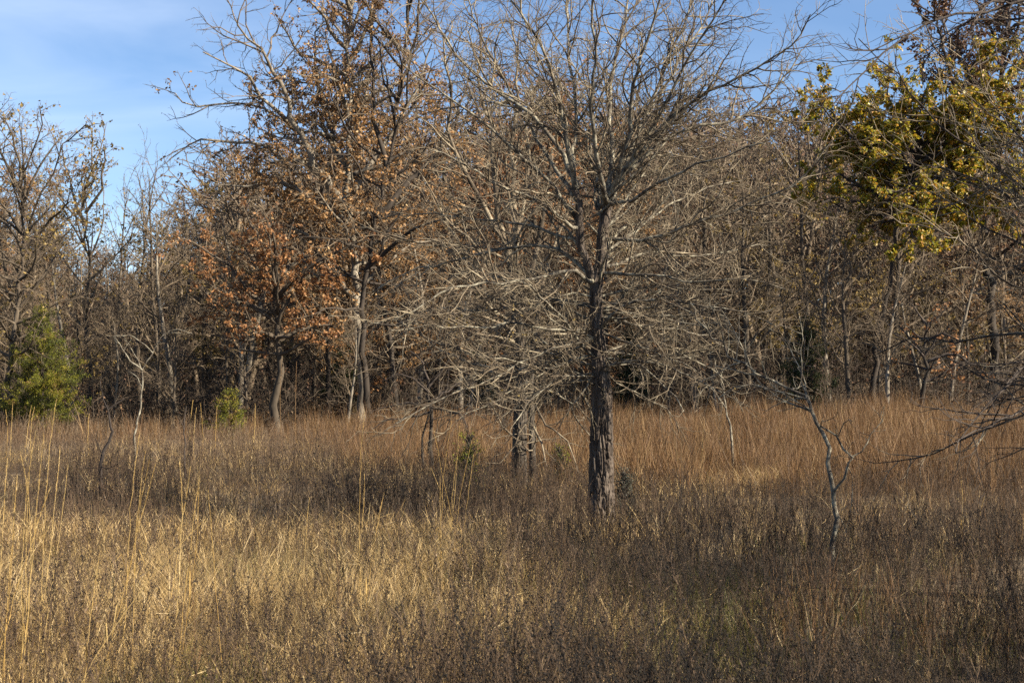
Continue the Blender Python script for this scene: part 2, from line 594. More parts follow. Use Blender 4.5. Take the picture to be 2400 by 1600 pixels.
SP_SAP = dict(max=3, seg=[0.2, 0.12, 0.08, 0.06], wob=[0.08, 0.16, 0.2, 0.2], trop=[0.02, 0.03, 0.02, 0.0],
              dens=[2.2, 3.2, 4.0], t0=[0.35, 0.15, 0.15], ang=[45, 45, 45], ratio=[0.3, 0.4, 0.45], cap=[0.9, 0.4, 0.2], min=0.05, thick=0.012, tip=0.0018)


# ------------------------------------------------------------------ the main tree
YM = 18.0


def bark_trunk(path, radii, sides, rings, amp, seed=0.0, zf=4.6, af=4.2):
    """a trunk with real furrows: ridges displaced out of the surface"""
    path = np.array(path, float)
    t = np.linspace(0, 1, rings)
    k = np.linspace(0, 1, len(path))
    C = np.stack([np.interp(t, k, path[:, i]) for i in range(3)], 1)
    for _ in range(3):                                     # soften the corners
        C[1:-1] = (C[:-2] + 2 * C[1:-1] + C[2:]) / 4
    r = np.interp(t, np.linspace(0, 1, len(radii)), radii)
    th = np.arange(sides) * 2 * math.pi / sides
    TH, ZZ = np.meshgrid(th, C[:, 2])
    cs, sn = np.cos(TH), np.sin(TH)
    warp = (fbm(cs * 1.5 + 5, sn * 1.5 + 5, ZZ * 2.2 + seed, 2) - 0.5) * 0.55
    a = TH + warp
    ca, sa = np.cos(a) * af, np.sin(a) * af
    r1 = n3(ca + 20, sa + 20, ZZ * zf + seed)
    r2 = n3(ca * 1.7 + 33, sa * 1.7 + 33, ZZ * zf * 2.1 + seed)
    fur = np.clip(1 - np.abs(r1 - 0.5) * 7.5, 0, 1) * 0.95 + np.clip(1 - np.abs(r2 - 0.5) * 9, 0, 1) * 0.45
    plates = fbm(ca * 2.2 + 40, sa * 2.2 + 40, ZZ * 17 + seed, 3) - 0.5
    lump = fbm(cs + 60, sn + 60, ZZ * 1.6 + seed, 2) - 0.5
    RR = r[:, None] * (1 + 0.4 * amp - amp * np.minimum(fur, 1.1) + amp * 0.8 * plates + 0.16 * lump)
    v = np.stack([C[:, 0:1] + RR * np.cos(TH), C[:, 1:2] + RR * np.sin(TH), np.broadcast_to(C[:, 2:3], RR.shape)], -1)
    i = np.arange(rings * sides).reshape(rings, sides)
    j = np.roll(i, -1, axis=1)
    q = np.stack([i[:-1], j[:-1], j[1:], i[1:]], -1).reshape(-1, 4)
    g = Geo()
    g.add(v.reshape(-1, 3), q)
    return g


def L3(pts, Y, dy):
    """photo polyline -> world polyline leaving depth Y by dy at its end"""
    n = len(pts) - 1
    return [P(x, y, Y + dy * (i / n) ** 0.8) for i, (x, y) in enumerate(pts)]


def build_main():
    rnd = random.Random(3)
    T = Tree(SP_MAIN, 4)
    k = px(YM)
    tp = [(1411, 1290, 37), (1410, 1215, 32), (1408, 1150, 29), (1409, 1016, 27), (1410, 930, 24), (1407, 870, 21), (1402, 800, 17), (1397, 730, 15), (1397, 660, 15.5), (1406, 620, 15)]
    tg = bark_trunk([P(a, b, YM) for a, b, _ in tp], [c * 0.93 * k for _, _, c in tp], 220, 760, 0.25)
    right_stem = T.guide(L3([(1404, 640), (1412, 600), (1412, 551), (1418, 505), (1427, 470)], YM, 0.05), 14 * k, 11 * k, 0, 0.006, sprout=False)
    left_stem = T.guide(L3([(1398, 690), (1383, 640), (1360, 575), (1356, 520), (1357, 470), (1348, 447)], YM, -0.15), 10 * k, 7.5 * k, 0, 0.008, sprout=False)
    for path, r0, r1 in ((right_stem, 14, 10.5), (left_stem, 10, 7.5)):
        v, q, t, ti = bark_trunk(path, [r0 * 1.06 * k, r1 * 1.06 * k], 60, 170, 0.12, 3.0).arrays()
        tg.add(v, q)
        for i in range(34):
            p = path[rnd.randrange(len(path))]
            T.grow(p, side_dir((0, 0, 1), R(70), rnd), rnd.uniform(0.12, 0.5), 1.1 * k, 3)
    for i in range(34):
        p = P(rnd.gauss(1404, 3), rnd.uniform(640, 960), YM)
        T.grow(p, side_dir((0, 0, 1), R(80), rnd), rnd.uniform(0.15, 0.6), 1.2 * k, 3)
    limbs = [
        # upper fan: ascending limbs
        ([(1348, 450), (1340, 400), (1325, 320), (1306, 235), (1279, 127), (1239, 66), (1190, -20), (1150, -110)], -0.5, 6.5),
        ([(1350, 455), (1332, 395), (1300, 326), (1245, 270), (1170, 215), (1090, 150), (1030, 70), (985, -10)], 0.5, 6),
        ([(1352, 460), (1345, 380), (1352, 300), (1345, 200), (1330, 90), (1335, -30), (1325, -120)], 0.9, 6),
        ([(1427, 475), (1410, 430), (1395, 350), (1385, 250), (1395, 140), (1385, 20), (1395, -110)], -0.8, 6.5),
        ([(1427, 472), (1437, 357), (1428, 255), (1437, 165), (1463, 51), (1480, -60), (1490, -140)], 0.6, 6.5),
        ([(1427, 472), (1450, 410), (1479, 316), (1481, 204), (1514, 102), (1552, -5), (1590, -110)], -0.6, 6.5),
        ([(1430, 468), (1463, 403), (1500, 300), (1560, 200), (1610, 110), (1655, 30), (1690, -60)], 0.9, 6),
        ([(1428, 472), (1463, 410), (1524, 352), (1600, 310), (1690, 288), (1753, 268), (1814, 209), (1870, 133), (1878, 118)], 0.3, 6.0),
        ([(1450, 425), (1520, 335), (1600, 250), (1727, 184), (1804, 143), (1850, 110), (1876, 82), (1893, 36)], -0.5, 5.2),
        ([(1460, 400), (1530, 290), (1590, 180), (1640, 95), (1700, 10), (1740, -50)], -0.7, 5),
        ([(1356, 520), (1300, 440), (1230, 370), (1150, 300), (1070, 240), (1000, 190), (940, 150)], -0.6, 5),
        ([(1425, 485), (1440, 380), (1530, 230), (1575, 120), (1625, 0), (1650, -80)], 1.2, 5),
        ([(1352, 470), (1290, 380), (1215, 250), (1150, 130), (1110, 40), (1080, -60)], 1.1, 5),
        ([(1412, 520), (1400, 420), (1365, 280), (1290, 180), (1240, 90), (1220, 0)], 1.5, 4.5),
        # middle
        ([(1358, 535), (1340, 530), (1274, 479), (1198, 443), (1152, 428), (1080, 380), (1010, 350)], -0.7, 4.5),
        ([(1357, 560), (1290, 545), (1200, 520), (1110, 515), (1020, 500), (950, 505)], 0.8, 4.2),
        ([(1385, 650), (1340, 600), (1260, 575), (1150, 590), (1050, 615), (950, 640), (880, 680)], 0.5, 4.5),
        ([(1400, 660), (1350, 640), (1250, 655), (1140, 660), (1030, 690), (930, 745), (850, 760)], -0.7, 5),
        ([(1425, 480), (1480, 470), (1545, 430), (1600, 400), (1700, 370), (1790, 330)], -0.9, 4.5),
        ([(1415, 560), (1500, 560), (1600, 535), (1738, 485), (1855, 434), (1952, 332)], -0.4, 4.6),
        ([(1410, 620), (1450, 620), (1520, 590), (1610, 600), (1700, 590), (1800, 570)], 0.8, 4.5),
        ([(1412, 640), (1470, 645), (1560, 650), (1650, 665), (1740, 650), (1840, 680)], -0.6, 4.2),
        ([(1405, 600), (1450, 540), (1520, 510), (1590, 470), (1660, 440), (1740, 420)], 1.1, 4),
        # lower, reaching out and drooping
        ([(1402, 780), (1430, 745), (1455, 722), (1484, 703), (1560, 700), (1650, 720), (1740, 730), (1820, 760)], -0.5, 6),
        ([(1398, 770), (1340, 775), (1291, 770), (1220, 760), (1120, 770), (1010, 765), (910, 775)], -0.6, 5.5),
        ([(1396, 790), (1330, 810), (1221, 851), (1116, 903), (1045, 928), (975, 966), (930, 990)], -0.9, 3.8),
        ([(1400, 860), (1340, 840), (1270, 850), (1190, 880), (1120, 930), (1060, 980)], 0.6, 4.5),
        ([(1408, 830), (1460, 810), (1530, 800), (1600, 830), (1670, 870), (1720, 920), (1740, 960)], 0.7, 4.2),
        ([(1412, 880), (1450, 850), (1500, 860), (1560, 900), (1600, 960)], -0.7, 3.6),
        ([(1396, 865), (1372, 905), (1347, 950), (1309, 924), (1270, 903), (1207, 910), (1180, 925)], -0.5, 3.6),
        ([(1400, 900), (1350, 880), (1300, 890), (1240, 940), (1200, 1000)], -0.8, 3.4),
        ([(1395, 730), (1330, 700), (1240, 705), (1150, 730), (1060, 720), (960, 735)], 1.2, 4),
        ([(1410, 740), (1480, 760), (1570, 770), (1660, 790), (1750, 840)], 1.2, 4),
        ([(1406, 850), (1440, 900), (1500, 920), (1560, 960), (1590, 1010)], 0.7, 3),
    ]
    for pts, dy, r in limbs:
        T.guide(L3(pts, YM, dy * 1.7), r * (1.15 if pts[0][1] < 760 else 0.78) * k, 1.3 * k, 1, 0.016)
    # limbs towards and away from the camera, all round the stem
    for i in range(24):
        f = rnd.random()
        sy_ = 470 + 430 * f
        sx_ = 1400 + (18 if sy_ < 600 and rnd.random() < 0.5 else 0)
        az = rnd.uniform(0, 2 * math.pi)
        el = R(55 - 62 * f + rnd.gauss(0, 10))
        d = (math.cos(az) * math.cos(el), math.sin(az) * math.cos(el), math.sin(el))
        T.grow(P(sx_, sy_, YM), d, rnd.uniform(1.4, 2.5), rnd.uniform(2.2, 4.2) * k, 1)
    for i in range(15):                                    # the low tangle, reaching out sideways and sagging
        sy_ = rnd.uniform(690, 900)
        az = rnd.choice((0, math.pi)) + rnd.gauss(0, 0.6)
        el = R(rnd.gauss(2, 14))
        T.grow(P(1402, sy_, YM), (math.cos(az) * math.cos(el), math.sin(az) * math.cos(el), math.sin(el)), rnd.uniform(1.5, 2.7), rnd.uniform(1.8, 3.0) * k, 1)
    loc = (P(1411, 1290, YM)[0], YM, float(gz(P(1411, 1290, YM)[0], YM)) - 0.02)
    root = thing('bare_tree', 'large leafless spreading tree with furrowed dark trunk, nearest of the trees, in the weeds', 'tree', loc)
    tg.obj('trunk', M_TRUNK, root, loc)
    lo, hi = split_levels(T, 1)
    tubes(lo).obj('limbs', M_MAIN, root, loc)
    tubes(hi).obj('twigs', M_TWIG, root, loc)
    print('main tree branches', len(T.br))
    # a few leaves hanging on
    rng = np.random.default_rng(8)
    lp = leaf_points(T.br, 3, 0.12, rng)
    cl = np.array(P(1170, 760, YM - 0.4))
    lp2 = leaf_points(T.br, 3, 4, rng, lambda p: np.exp(-((p[:, 0] - cl[0]) / 0.7) ** 2 - ((p[:, 2] - cl[2]) / 0.22) ** 2) * 0.5)
    lg = leaves(np.concatenate([lp, lp2]), 0.035, rng)
    lg.obj('foliage', M_OLIVE, root, loc)


build_main()


def build_second():
    Y = 24.3
    k = px(Y)
    T = Tree(dict(SP_MAIN, max=4, seg=[0.3, 0.22, 0.16, 0.12, 0.1], dens=[3, 4.6, 6, 6.5], cap=[3, 1.5, 0.8, 0.4], min=0.12, tip=0.0025, wob=[0.06, 0.14, 0.17, 0.18, 0.18]), 21)
    g = bark_trunk([P(1217, 1140, Y), P(1217, 1086, Y), P(1218, 1000, Y), P(1222, 900, Y), P(1218, 800, Y), P(1208, 700, Y), P(1195, 600, Y)],
                   [19 * k, 16 * k, 15 * k, 14 * k, 12 * k, 10 * k, 8 * k], 120, 320, 0.24, 4.0)
    v, q, t, ti = bark_trunk([P(1250, 1140, Y + .5), P(1248, 1080, Y + .5), P(1246, 980, Y + .5), P(1243, 900, Y + .5), P(1250, 800, Y + .5), P(1268, 680, Y + .5)],
                             [9 * k, 8 * k, 7.5 * k, 7.5 * k, 7 * k, 5 * k], 40, 160, 0.12, 9.0).arrays()
    g.add(v, q)
    T.guide(L3([(1195, 605), (1170, 520), (1160, 420), (1150, 300), (1120, 180), (1130, 60)], Y, 0.3), 10 * k, 1.6 * k, 1, 0.03, 0.3)
    T.guide(L3([(1195, 610), (1205, 480), (1195, 350), (1215, 200), (1200, 50)], Y, 1.0), 8 * k, 1.5 * k, 1, 0.03, 0.3)
    T.guide(L3([(1180, 560), (1110, 440), (1060, 300), (1050, 150), (1020, 40)], Y, -0.6), 7 * k, 1.5 * k, 1, 0.03, 0.3)
    T.guide(L3([(1200, 640), (1215, 540), (1240, 430), (1230, 320), (1260, 200)], Y, 0.8), 7 * k, 1.4 * k, 1, 0.03, 0.3)
    T.guide(L3([(1205, 690), (1150, 620), (1100, 560), (1040, 500), (1000, 420)], Y, -0.8), 6 * k, 1.3 * k, 1, 0.03, 0.3)
    T.guide(L3([(1268, 685), (1290, 600), (1330, 500), (1340, 380)], Y, 0.8), 5 * k, 1.2 * k, 1, 0.03, 0.3)
    T.guide(L3([(1215, 780), (1140, 740), (1060, 730), (970, 760)], Y, -1), 5 * k, 1.1 * k, 1, 0.03, 0.3)
    T.guide(L3([(1222, 830), (1290, 790), (1370, 800), (1440, 850)], Y, 1), 4 * k, 1.1 * k, 1, 0.03, 0.3)
    rnd = random.Random(2)
    for i in range(20):
        f = rnd.random()
        az = rnd.uniform(0, 2 * math.pi)
        el = R(60 - 60 * f + rnd.gauss(0, 10))
        T.grow(P(1212, 560 + 330 * f, Y), (math.cos(az) * math.cos(el), math.sin(az) * math.cos(el), math.sin(el)), rnd.uniform(1.5, 3.2), 4 * k, 1)
    # low dead limbs trailing to the grass
    for pts in ([(1255, 950), (1275, 985), (1300, 1010), (1330, 1040), (1345, 1080), (1355, 1110)], [(1250, 1000), (1268, 1040), (1278, 1080), (1280, 1100)],
                [(1240, 985), (1205, 1040), (1170, 1075), (1140, 1090)], [(1200, 1020), (1170, 990), (1150, 960), (1140, 940)]):
        T.guide(L3(pts, Y - 0.4, -0.5), 3 * k, 1 * k, 2, 0.03, 0.2)
    for i in range(14):
        T.grow(P(rnd.choice((1217, 1248)), rnd.uniform(900, 1080), Y), side_dir((0, 0, 1), R(rnd.uniform(50, 115)), rnd), rnd.uniform(0.5, 1.5), 1.6 * k, 2)
    loc = (P(1217, 1140, Y)[0], Y, float(gz(P(1217, 1140, Y)[0], Y)) - 0.02)
    make_tree('bare_tree', 'bare tree with a thick and a thin trunk side by side, behind the largest tree', 'tree', T, loc, M_DARKFUR, M_TWIG, -1, extra_trunk=g)


build_second()


# ------------------------------------------------------------------ tree on the right edge, its trunk out of the picture
def build_right():
    Y = 12.5
    k = px(Y)
    T = Tree(dict(SP_MAIN, max=4, dens=[4, 5.5, 7, 7.5], seg=[0.3, 0.16, 0.12, 0.09, 0.07], tip=0.0016), 33)
    bx_ = P(2660, 900, Y)[0]
    z0 = float(gz(bx_, Y))
    g = bark_trunk([(bx_, Y, z0 - 0.1), (bx_, Y, z0 + 0.8), (bx_ - 0.05, Y, z0 + 1.8), (bx_ - 0.1, Y + 0.05, z0 + 2.8), (bx_ - 0.05, Y, z0 + 4.0)], [0.25, 0.15, 0.125, 0.11, 0.07], 130, 420, 0.22, 2.0)
    limbs = [
        ([(2640, 300), (2520, 80), (2400, 5), (2314, 31), (2243, 36), (2177, 56), (2120, 92), (2069, 128), (2039, 163), (1983, 204), (1957, 240)], -0.8, 5),
        ([(2650, 760), (2520, 800), (2400, 864), (2327, 945), (2277, 995), (2239, 1033)], -0.8, 5),
        ([(2650, 860), (2520, 900), (2400, 960), (2354, 983), (2285, 1006), (2250, 1033), (2246, 1063)], -1.2, 4.5),
        ([(2650, 720), (2520, 600), (2400, 490), (2280, 420), (2161, 378), (2080, 330)], 0.4, 5),
        ([(2650, 690), (2520, 540), (2400, 440), (2300, 360), (2200, 290), (2110, 180), (2060, 140), (2012, 92)], 0.6, 5),
        ([(2650, 650), (2530, 470), (2420, 350), (2340, 260), (2260, 150), (2210, 60), (2180, 20)], 0.9, 4.6),
        ([(2650, 600), (2550, 400), (2460, 250), (2390, 120), (2350, 20), (2330, -60)], 0.4, 4.6),
        ([(2650, 780), (2530, 720), (2420, 690), (2330, 640), (2240, 560), (2150, 520)], -0.5, 4.4),
        ([(2650, 800), (2530, 790), (2420, 780), (2330, 790), (2240, 800), (2140, 790), (2060, 830)], 0.6, 4),
        ([(2650, 740), (2540, 660), (2430, 590), (2320, 540), (2200, 460), (2130, 430)], 1.2, 4.4),
        ([(2650, 850), (2520, 870), (2420, 900), (2360, 930), (2310, 960)], 0.8, 3.6),
        ([(2650, 700), (2700, 500), (2760, 300), (2800, 100)], 0.8, 5),
        ([(2660, 640), (2650, 400), (2640, 150), (2600, -60), (2560, -200)], -0.5, 5),
        ([(2660, 800), (2800, 700), (2950, 620)], 0.5, 5),
        ([(2655, 560), (2560, 330), (2480, 100), (2440, -50), (2420, -200)], 1.2, 4.5),
    ]
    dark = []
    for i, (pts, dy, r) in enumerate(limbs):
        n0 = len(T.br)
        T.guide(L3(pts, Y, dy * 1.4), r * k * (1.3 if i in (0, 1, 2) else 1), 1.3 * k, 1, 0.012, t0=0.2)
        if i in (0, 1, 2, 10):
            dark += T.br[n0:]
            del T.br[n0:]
    rnd = random.Random(9)
    for i in range(70):
        f = rnd.random()
        az = rnd.gauss(0.2, 1.5)
        el = R(60 - 55 * f + rnd.gauss(0, 10))
        T.grow((bx_ - 0.05, Y, z0 + 4.0 - 2.4 * f), (math.cos(az) * math.cos(el), math.sin(az) * math.cos(el), math.sin(el)), rnd.uniform(1.3, 2.6), 3.6 * k, 1)
    loc = (bx_, Y, z0 - 0.02)
    root = thing('bare_tree', 'leafless tree at the right edge, its dark lower limbs drooping to the grass', 'tree', loc)
    g.obj('trunk', M_TRUNK, root, loc)
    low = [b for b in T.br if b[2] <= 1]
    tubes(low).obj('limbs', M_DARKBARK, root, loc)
    tubes([b for b in T.br if b[2] > 1]).obj('twigs', M_TWIG, root, loc)
    tubes(dark).obj('shade_dark_limbs', M_DARKTWIG, root, loc)  # shade on these limbs is put into a darker bark colour


build_right()


# ------------------------------------------------------------------ saplings in the field
def sapling(name, label, cat, Y, stems, sp=SP_SAP, mat=M_TWIG, seed=1, t0=None, base_w=4, jit=0.010):
    k = px(Y)
    T = Tree(sp, seed)
    for pts, r0, r1, lev, dy in stems:
        T.guide(L3(pts, Y, dy), r0 * k, r1 * k, lev, jit, 0.1, t0=t0)
    x0 = P(stems[0][0][0][0], 0, Y)[0]
    g0 = float(gz(x0, Y))
    top = stems[0][0][0]
    p = P(top[0], top[1], Y)
    if p[2] > g0:
        T.guide([(p[0] + 0.01, Y, g0 - 0.03), ((p[0] + 0.015), Y, (g0 + p[2]) / 2), p], stems[0][1] * 1.1 * k, stems[0][1] * k, 3, sprout=False)
    loc = (x0, Y, g0)
    root = thing(name, label, cat, loc)
    st = [b for b in T.br if b[2] <= 0 or b is T.br[-1]]
    rest = [b for b in T.br if not (b[2] <= 0 or b is T.br[-1])]
    if len(rest) < 60:
        st, rest = st + rest, []
    tubes(st).obj('stem', mat, root, loc)
    if rest:
        tubes(rest).obj('twigs', mat, root, loc)
    return root


sapling('sapling', 'slender crooked sapling forking low, long pale branches sweeping up left, in the right weeds', 'sapling', 14.2, [
    ([(1950, 1289), (1954, 1216), (1950, 1148), (1946, 1083), (1946, 1044), (1929, 1018), (1917, 983), (1902, 956), (1887, 933), (1849, 914), (1810, 891), (1772, 872), (1734, 842), (1696, 807), (1657, 773), (1619, 731)], 7.0, 1.8, 0, 0.5),
    ([(1887, 933), (1849, 918), (1791, 908), (1761, 901), (1726, 903), (1684, 918)], 2.4, 1, 1, -0.3),
    ([(1890, 935), (1883, 891), (1868, 842), (1852, 803), (1826, 773)], 2.2, 1, 1, 0.3),
    ([(1895, 945), (1880, 900), (1878, 850), (1885, 800), (1870, 740)], 1.8, 0.9, 1, 0.5),
    ([(1772, 872), (1740, 820), (1720, 770), (1690, 720)], 1.8, 0.8, 1, 0.2),
    ([(1954, 1151), (1975, 1113), (1986, 1083), (1994, 1071), (1960, 1025), (1929, 995)], 4.0, 2.0, 0, -0.2),
    ([(1994, 1071), (2032, 1040), (2040, 1014), (2063, 987), (2060, 965)], 2.0, 0.8, 1, 0.1),
    ([(1962, 1028), (1979, 998), (1985, 985), (2000, 990)], 1.8, 0.8, 1, -0.2),
    ([(1986, 1090), (1995, 1120), (1992, 1180), (1990, 1260)], 1.2, 0.8, 2, -0.1),
    ([(1956, 1190), (1975, 1220), (1990, 1245)], 1.2, 0.7, 2, -0.2)], sp=dict(SP_SAP, dens=[5, 8, 8], cap=[1.1, 0.5, 0.25]), mat=M_MAIN, seed=3, t0=0.4, jit=0.018)
sapling('sapling', 'thin grey sapling with arching forked top, left of the rusty leaved oaks', 'sapling', 29, [
    ([(315, 1040), (321, 989), (330, 955), (332, 904), (335, 867), (357, 826), (384, 785), (415, 773), (449, 782)], 3.0, 1.0, 0, 0.3),
    ([(334, 868), (326, 860), (306, 846), (289, 819), (269, 790)], 2.2, 1.1, 1, -0.3),
    ([(357, 826), (330, 799), (313, 788), (265, 787)], 1.6, 0.9, 1, -0.2),
    ([(332, 905), (318, 880), (300, 870)], 1.2, 0.8, 2, 0.3)], sp=dict(SP_SAP, dens=[1.8, 2.5, 3], min=0.1, tip=0.0025), mat=M_MAIN, seed=5, t0=0.5)
sapling('sapling', 'small dark twisted sapling bent over in the grass, farthest left', 'sapling', 23.5, [
    ([(235, 1091), (240, 1067), (243, 1054), (258, 1033), (262, 1013), (257, 982), (253, 960), (269, 948), (289, 935)], 5.0, 1.8, 0, 0.2),
    ([(253, 960), (245, 938), (238, 910), (235, 894)], 1.3, 0.8, 1, 0.2),
    ([(240, 1067), (232, 1050), (222, 1030), (226, 1008)], 1.4, 0.8, 1, -0.2),
    ([(235, 1091), (248, 1097), (262, 1095), (275, 1085)], 1.3, 0.8, 1, -0.2),
    ([(234, 1098), (215, 1100), (190, 1095)], 1.3, 0.8, 1, -0.2)], sp=dict(SP_SAP, dens=[1.5, 2.5, 3], tip=0.0025), mat=M_DARKTWIG, seed=6, t0=0.5)
sapling('sapling', 'thin dark upright sapling with few twigs, midway between cedar and rusty oaks', 'sapling', 25, [
    ([(432, 1080), (433, 1040), (432, 1000), (436, 950)], 2.6, 1.2, 0, 0.1),
    ([(432, 1010), (426, 990), (420, 985)], 1, 0.7, 1, 0.1)], sp=dict(SP_SAP, dens=[3, 3, 3], tip=0.0022), mat=M_DARKTWIG, seed=7, t0=0.3)
sapling('sapling', 'thin bent pale sapling in russet grass, right of the largest tree', 'sapling', 26, [
    ([(1715, 1033), (1711, 998), (1701, 960), (1696, 910), (1680, 868), (1676, 841)], 3.0, 1.2, 0, 0.2),
    ([(1700, 955), (1672, 915), (1660, 905), (1630, 930)], 2.2, 1.2, 1, -0.2),
    ([(1697, 915), (1690, 880), (1700, 850)], 1.4, 0.8, 1, 0.2)], sp=dict(SP_SAP, dens=[2, 3, 3], tip=0.0025), mat=M_MAIN, seed=8, t0=0.4)


def build_small_tree():
    Y = 26.5
    k = px(Y)
    T = Tree(dict(SP_SAP, dens=[5, 8, 9], cap=[1.5, 0.8, 0.35], min=0.12, tip=0.003, trop=[0.02, 0.0, 0.0, 0.0]), 14)
    T.guide(L3([(1011, 1090), (1010, 1051), (1009, 1000), (1011, 963), (1003, 930), (1006, 890)], Y, 0.1), 5.5 * k, 3.0 * k, 0, 0.01, 0.15, t0=0.6)
    T.guide(L3([(992, 1095), (989, 1060), (990, 1025), (1002, 985), (1008, 965)], Y - 0.2, 0.1), 3.2 * k, 2 * k, 0, 0.01, 0.15, t0=0.4)
    for pts in ([(1008, 965), (975, 970), (940, 985), (905, 981), (880, 1005)], [(1008, 950), (960, 940), (920, 950), (890, 955)], [(1008, 940), (1040, 925), (1080, 900), (1110, 905)],
                [(1006, 920), (970, 890), (930, 880), (900, 890)], [(1006, 905), (1030, 870), (1060, 850)], [(1004, 890), (990, 850), (960, 830)], [(1009, 955), (1050, 960), (1090, 980), (1100, 1000)]):
        T.guide(L3(pts, Y, random.uniform(-1, 1)), 3.2 * k, 1.2 * k, 1, 0.03, 0.15)
    loc = (P(1011, 1090, Y)[0], Y, float(gz(P(1011, 1090, Y)[0], Y)))
    make_tree('small_tree', 'small scrubby bare tree, twin stems, left of the twin trunked tree', 'tree', T, loc, M_DARKBARK, M_DARKTWIG, 0)


build_small_tree()

# ------------------------------------------------------------------ wood edge: hand-placed leading trees
RL = np.random.default_rng(77)


def noise_patch(scale, cut, seed):
    return lambda p: np.clip((fbm(p[:, 0] * scale + seed, p[:, 1] * scale, p[:, 2] * scale, 2) - cut) * 5, 0, 1)


def gbase(sx_, Y):
    x = P(sx_, 900, Y)[0]
    return (x, Y, float(gz(x, Y)) - 0.03)


def build_oak(name, label, Y, trunk, limbs, rand, sp, seed, m_tr, m_br, leafs=None, m_leaf=None, per_m=6, size=0.10, patch=None, r_px=14, extra_leafless=(), base=1):
    """trunk: photo polyline from the ground up; limbs: [(polyline, r_px, dy)]; rand: (count, y_lo, y_hi, el_lo, el_hi, len)"""
    k = px(Y)
    T = Tree(sp, seed)
    b = gbase(trunk[0][0], Y)
    pts = [(b[0], b[1], b[2] - 0.1)] + [P(x, y, Y) for x, y in trunk]
    path = T.guide(pts, r_px * 1.15 * k, r_px * 0.22 * k, 0, 0.05, 0.35, sprout=False)
    for q, r, dy in limbs:
        T.guide(L3(q, Y, dy), r * k, 1.4 * k, 1, 0.05, 0.35)
    rnd = random.Random(seed)
    n, flo, fhi, elo, ehi, L = rand
    for i in range(n):
        f = (i + rnd.random()) / n
        p = path[int((flo + (fhi - flo) * f) * (len(path) - 1))]
        az = i * 2.4 + rnd.gauss(0, 0.4)
        el = R(elo + (ehi - elo) * f + rnd.gauss(0, 10))
        T.grow(p, (math.cos(az) * math.cos(el), math.sin(az) * math.cos(el), math.sin(el)), L * rnd.uniform(0.6, 1.15), r_px * 0.42 * k, 1)
    nb = len(T.br)
    for q, r, dy in extra_leafless:
        T.guide(L3(q, Y, dy), r * k, 1.4 * k, 1, 0.05, 0.35)
    lg = None
    if m_leaf:
        rng = np.random.default_rng(seed)
        lp = leaf_points(T.br[:nb], 3, per_m, rng, patch)
        lg = leaves(lp, size, rng)
        print(label[:40], 'branches', len(T.br), 'leaves', len(lp))
    return make_tree(name, label, 'tree', T, b, m_tr, m_br, base, lg, m_leaf), T


# big oak with pale dead limbs at its top left
build_oak('oak_tree', 'tall oak with rusty leaves and pale dead limbs reaching out top left', 42, [(848, 940), (842, 800), (832, 620), (818, 480), (815, 420), (822, 330), (815, 230), (810, 120), (820, 20), (830, -60)],
          [([(835, 700), (780, 640), (735, 612), (668, 622), (600, 600), (540, 590)], 9, -1.2),
           ([(825, 560), (740, 470), (660, 430), (580, 440), (500, 430)], 8, -1.0),
           ([(818, 470), (870, 380), (930, 300), (980, 200), (1010, 110)], 9, 1.5),
           ([(815, 400), (760, 300), (745, 200), (740, 100), (760, 30)], 7, 1.5),
           ([(740, 393), (653, 367), (590, 340), (510, 332), (440, 345), (400, 370)], 7, -0.8),
           ([(700, 300), (620, 260), (540, 240), (460, 250), (410, 215)], 4, -1.2)],
          (34, 0.35, 0.98, 5, 65, 3.4), SP_OAK, 101, M_PALEBARK, M_WOODTWIG, True, M_BROWN, 27, 0.095, noise_patch(0.55, 0.40, 3), 12,
          [([(822, 500), (796, 459), (740, 393), (709, 311), (673, 245), (658, 194), (628, 138), (587, 92), (562, 62), (556, 45)], 12, -2.6),
           ([(709, 311), (660, 275), (607, 224), (590, 180), (561, 153), (520, 143), (474, 117)], 7, -2.6)])
build_oak('oak_tree', 'dark stemmed oak with rusty leaves, standing right behind the one with dead limbs', 41, [(862, 945), (850, 850), (852, 700), (865, 600), (890, 500), (905, 400), (920, 300), (935, 200), (950, 90), (960, 0)],
          [([(890, 500), (960, 420), (1040, 340), (1080, 250), (1100, 150)], 8, 1.0),
           ([(865, 620), (940, 560), (1010, 520), (1080, 500)], 7, -1),
           ([(905, 400), (880, 300), (875, 180), (870, 60), (880, -20)], 7, 0.5)],
          (32, 0.3, 0.98, 5, 65, 3.4), SP_OAK, 102, M_DARKBARK, M_WOODTWIG, True, M_BROWN, 21, 0.095, noise_patch(0.55, 0.42, 9), 8)
build_oak('oak_tree', 'short spreading oak, bright orange leaves and crooked pale limbs, below the tall rusty oaks', 40, [(646, 952), (653, 870), (650, 795), (645, 730), (650, 660), (660, 600)],
          [([(650, 800), (629, 788), (595, 795), (551, 802), (510, 795)], 6, -0.8),
           ([(651, 800), (690, 780), (740, 760), (800, 765)], 6, 0.8),
           ([(648, 740), (590, 690), (530, 620), (470, 580), (430, 560)], 6, -0.6),
           ([(655, 690), (700, 640), (770, 600), (830, 570), (880, 560)], 6, -0.6),
           ([(650, 660), (620, 590), (590, 520), (560, 480)], 5, 0.6)],
          (20, 0.45, 1.0, 5, 60, 2.3), dict(SP_OAK, dens=[1.7, 2.8, 3.4, 3.8], cap=[4, 1.8, 0.9, 0.45]), 103, M_WOODBARK, M_WOODTWIG, True, M_ORANGE, 62, 0.095, noise_patch(0.6, 0.37, 14), 10)
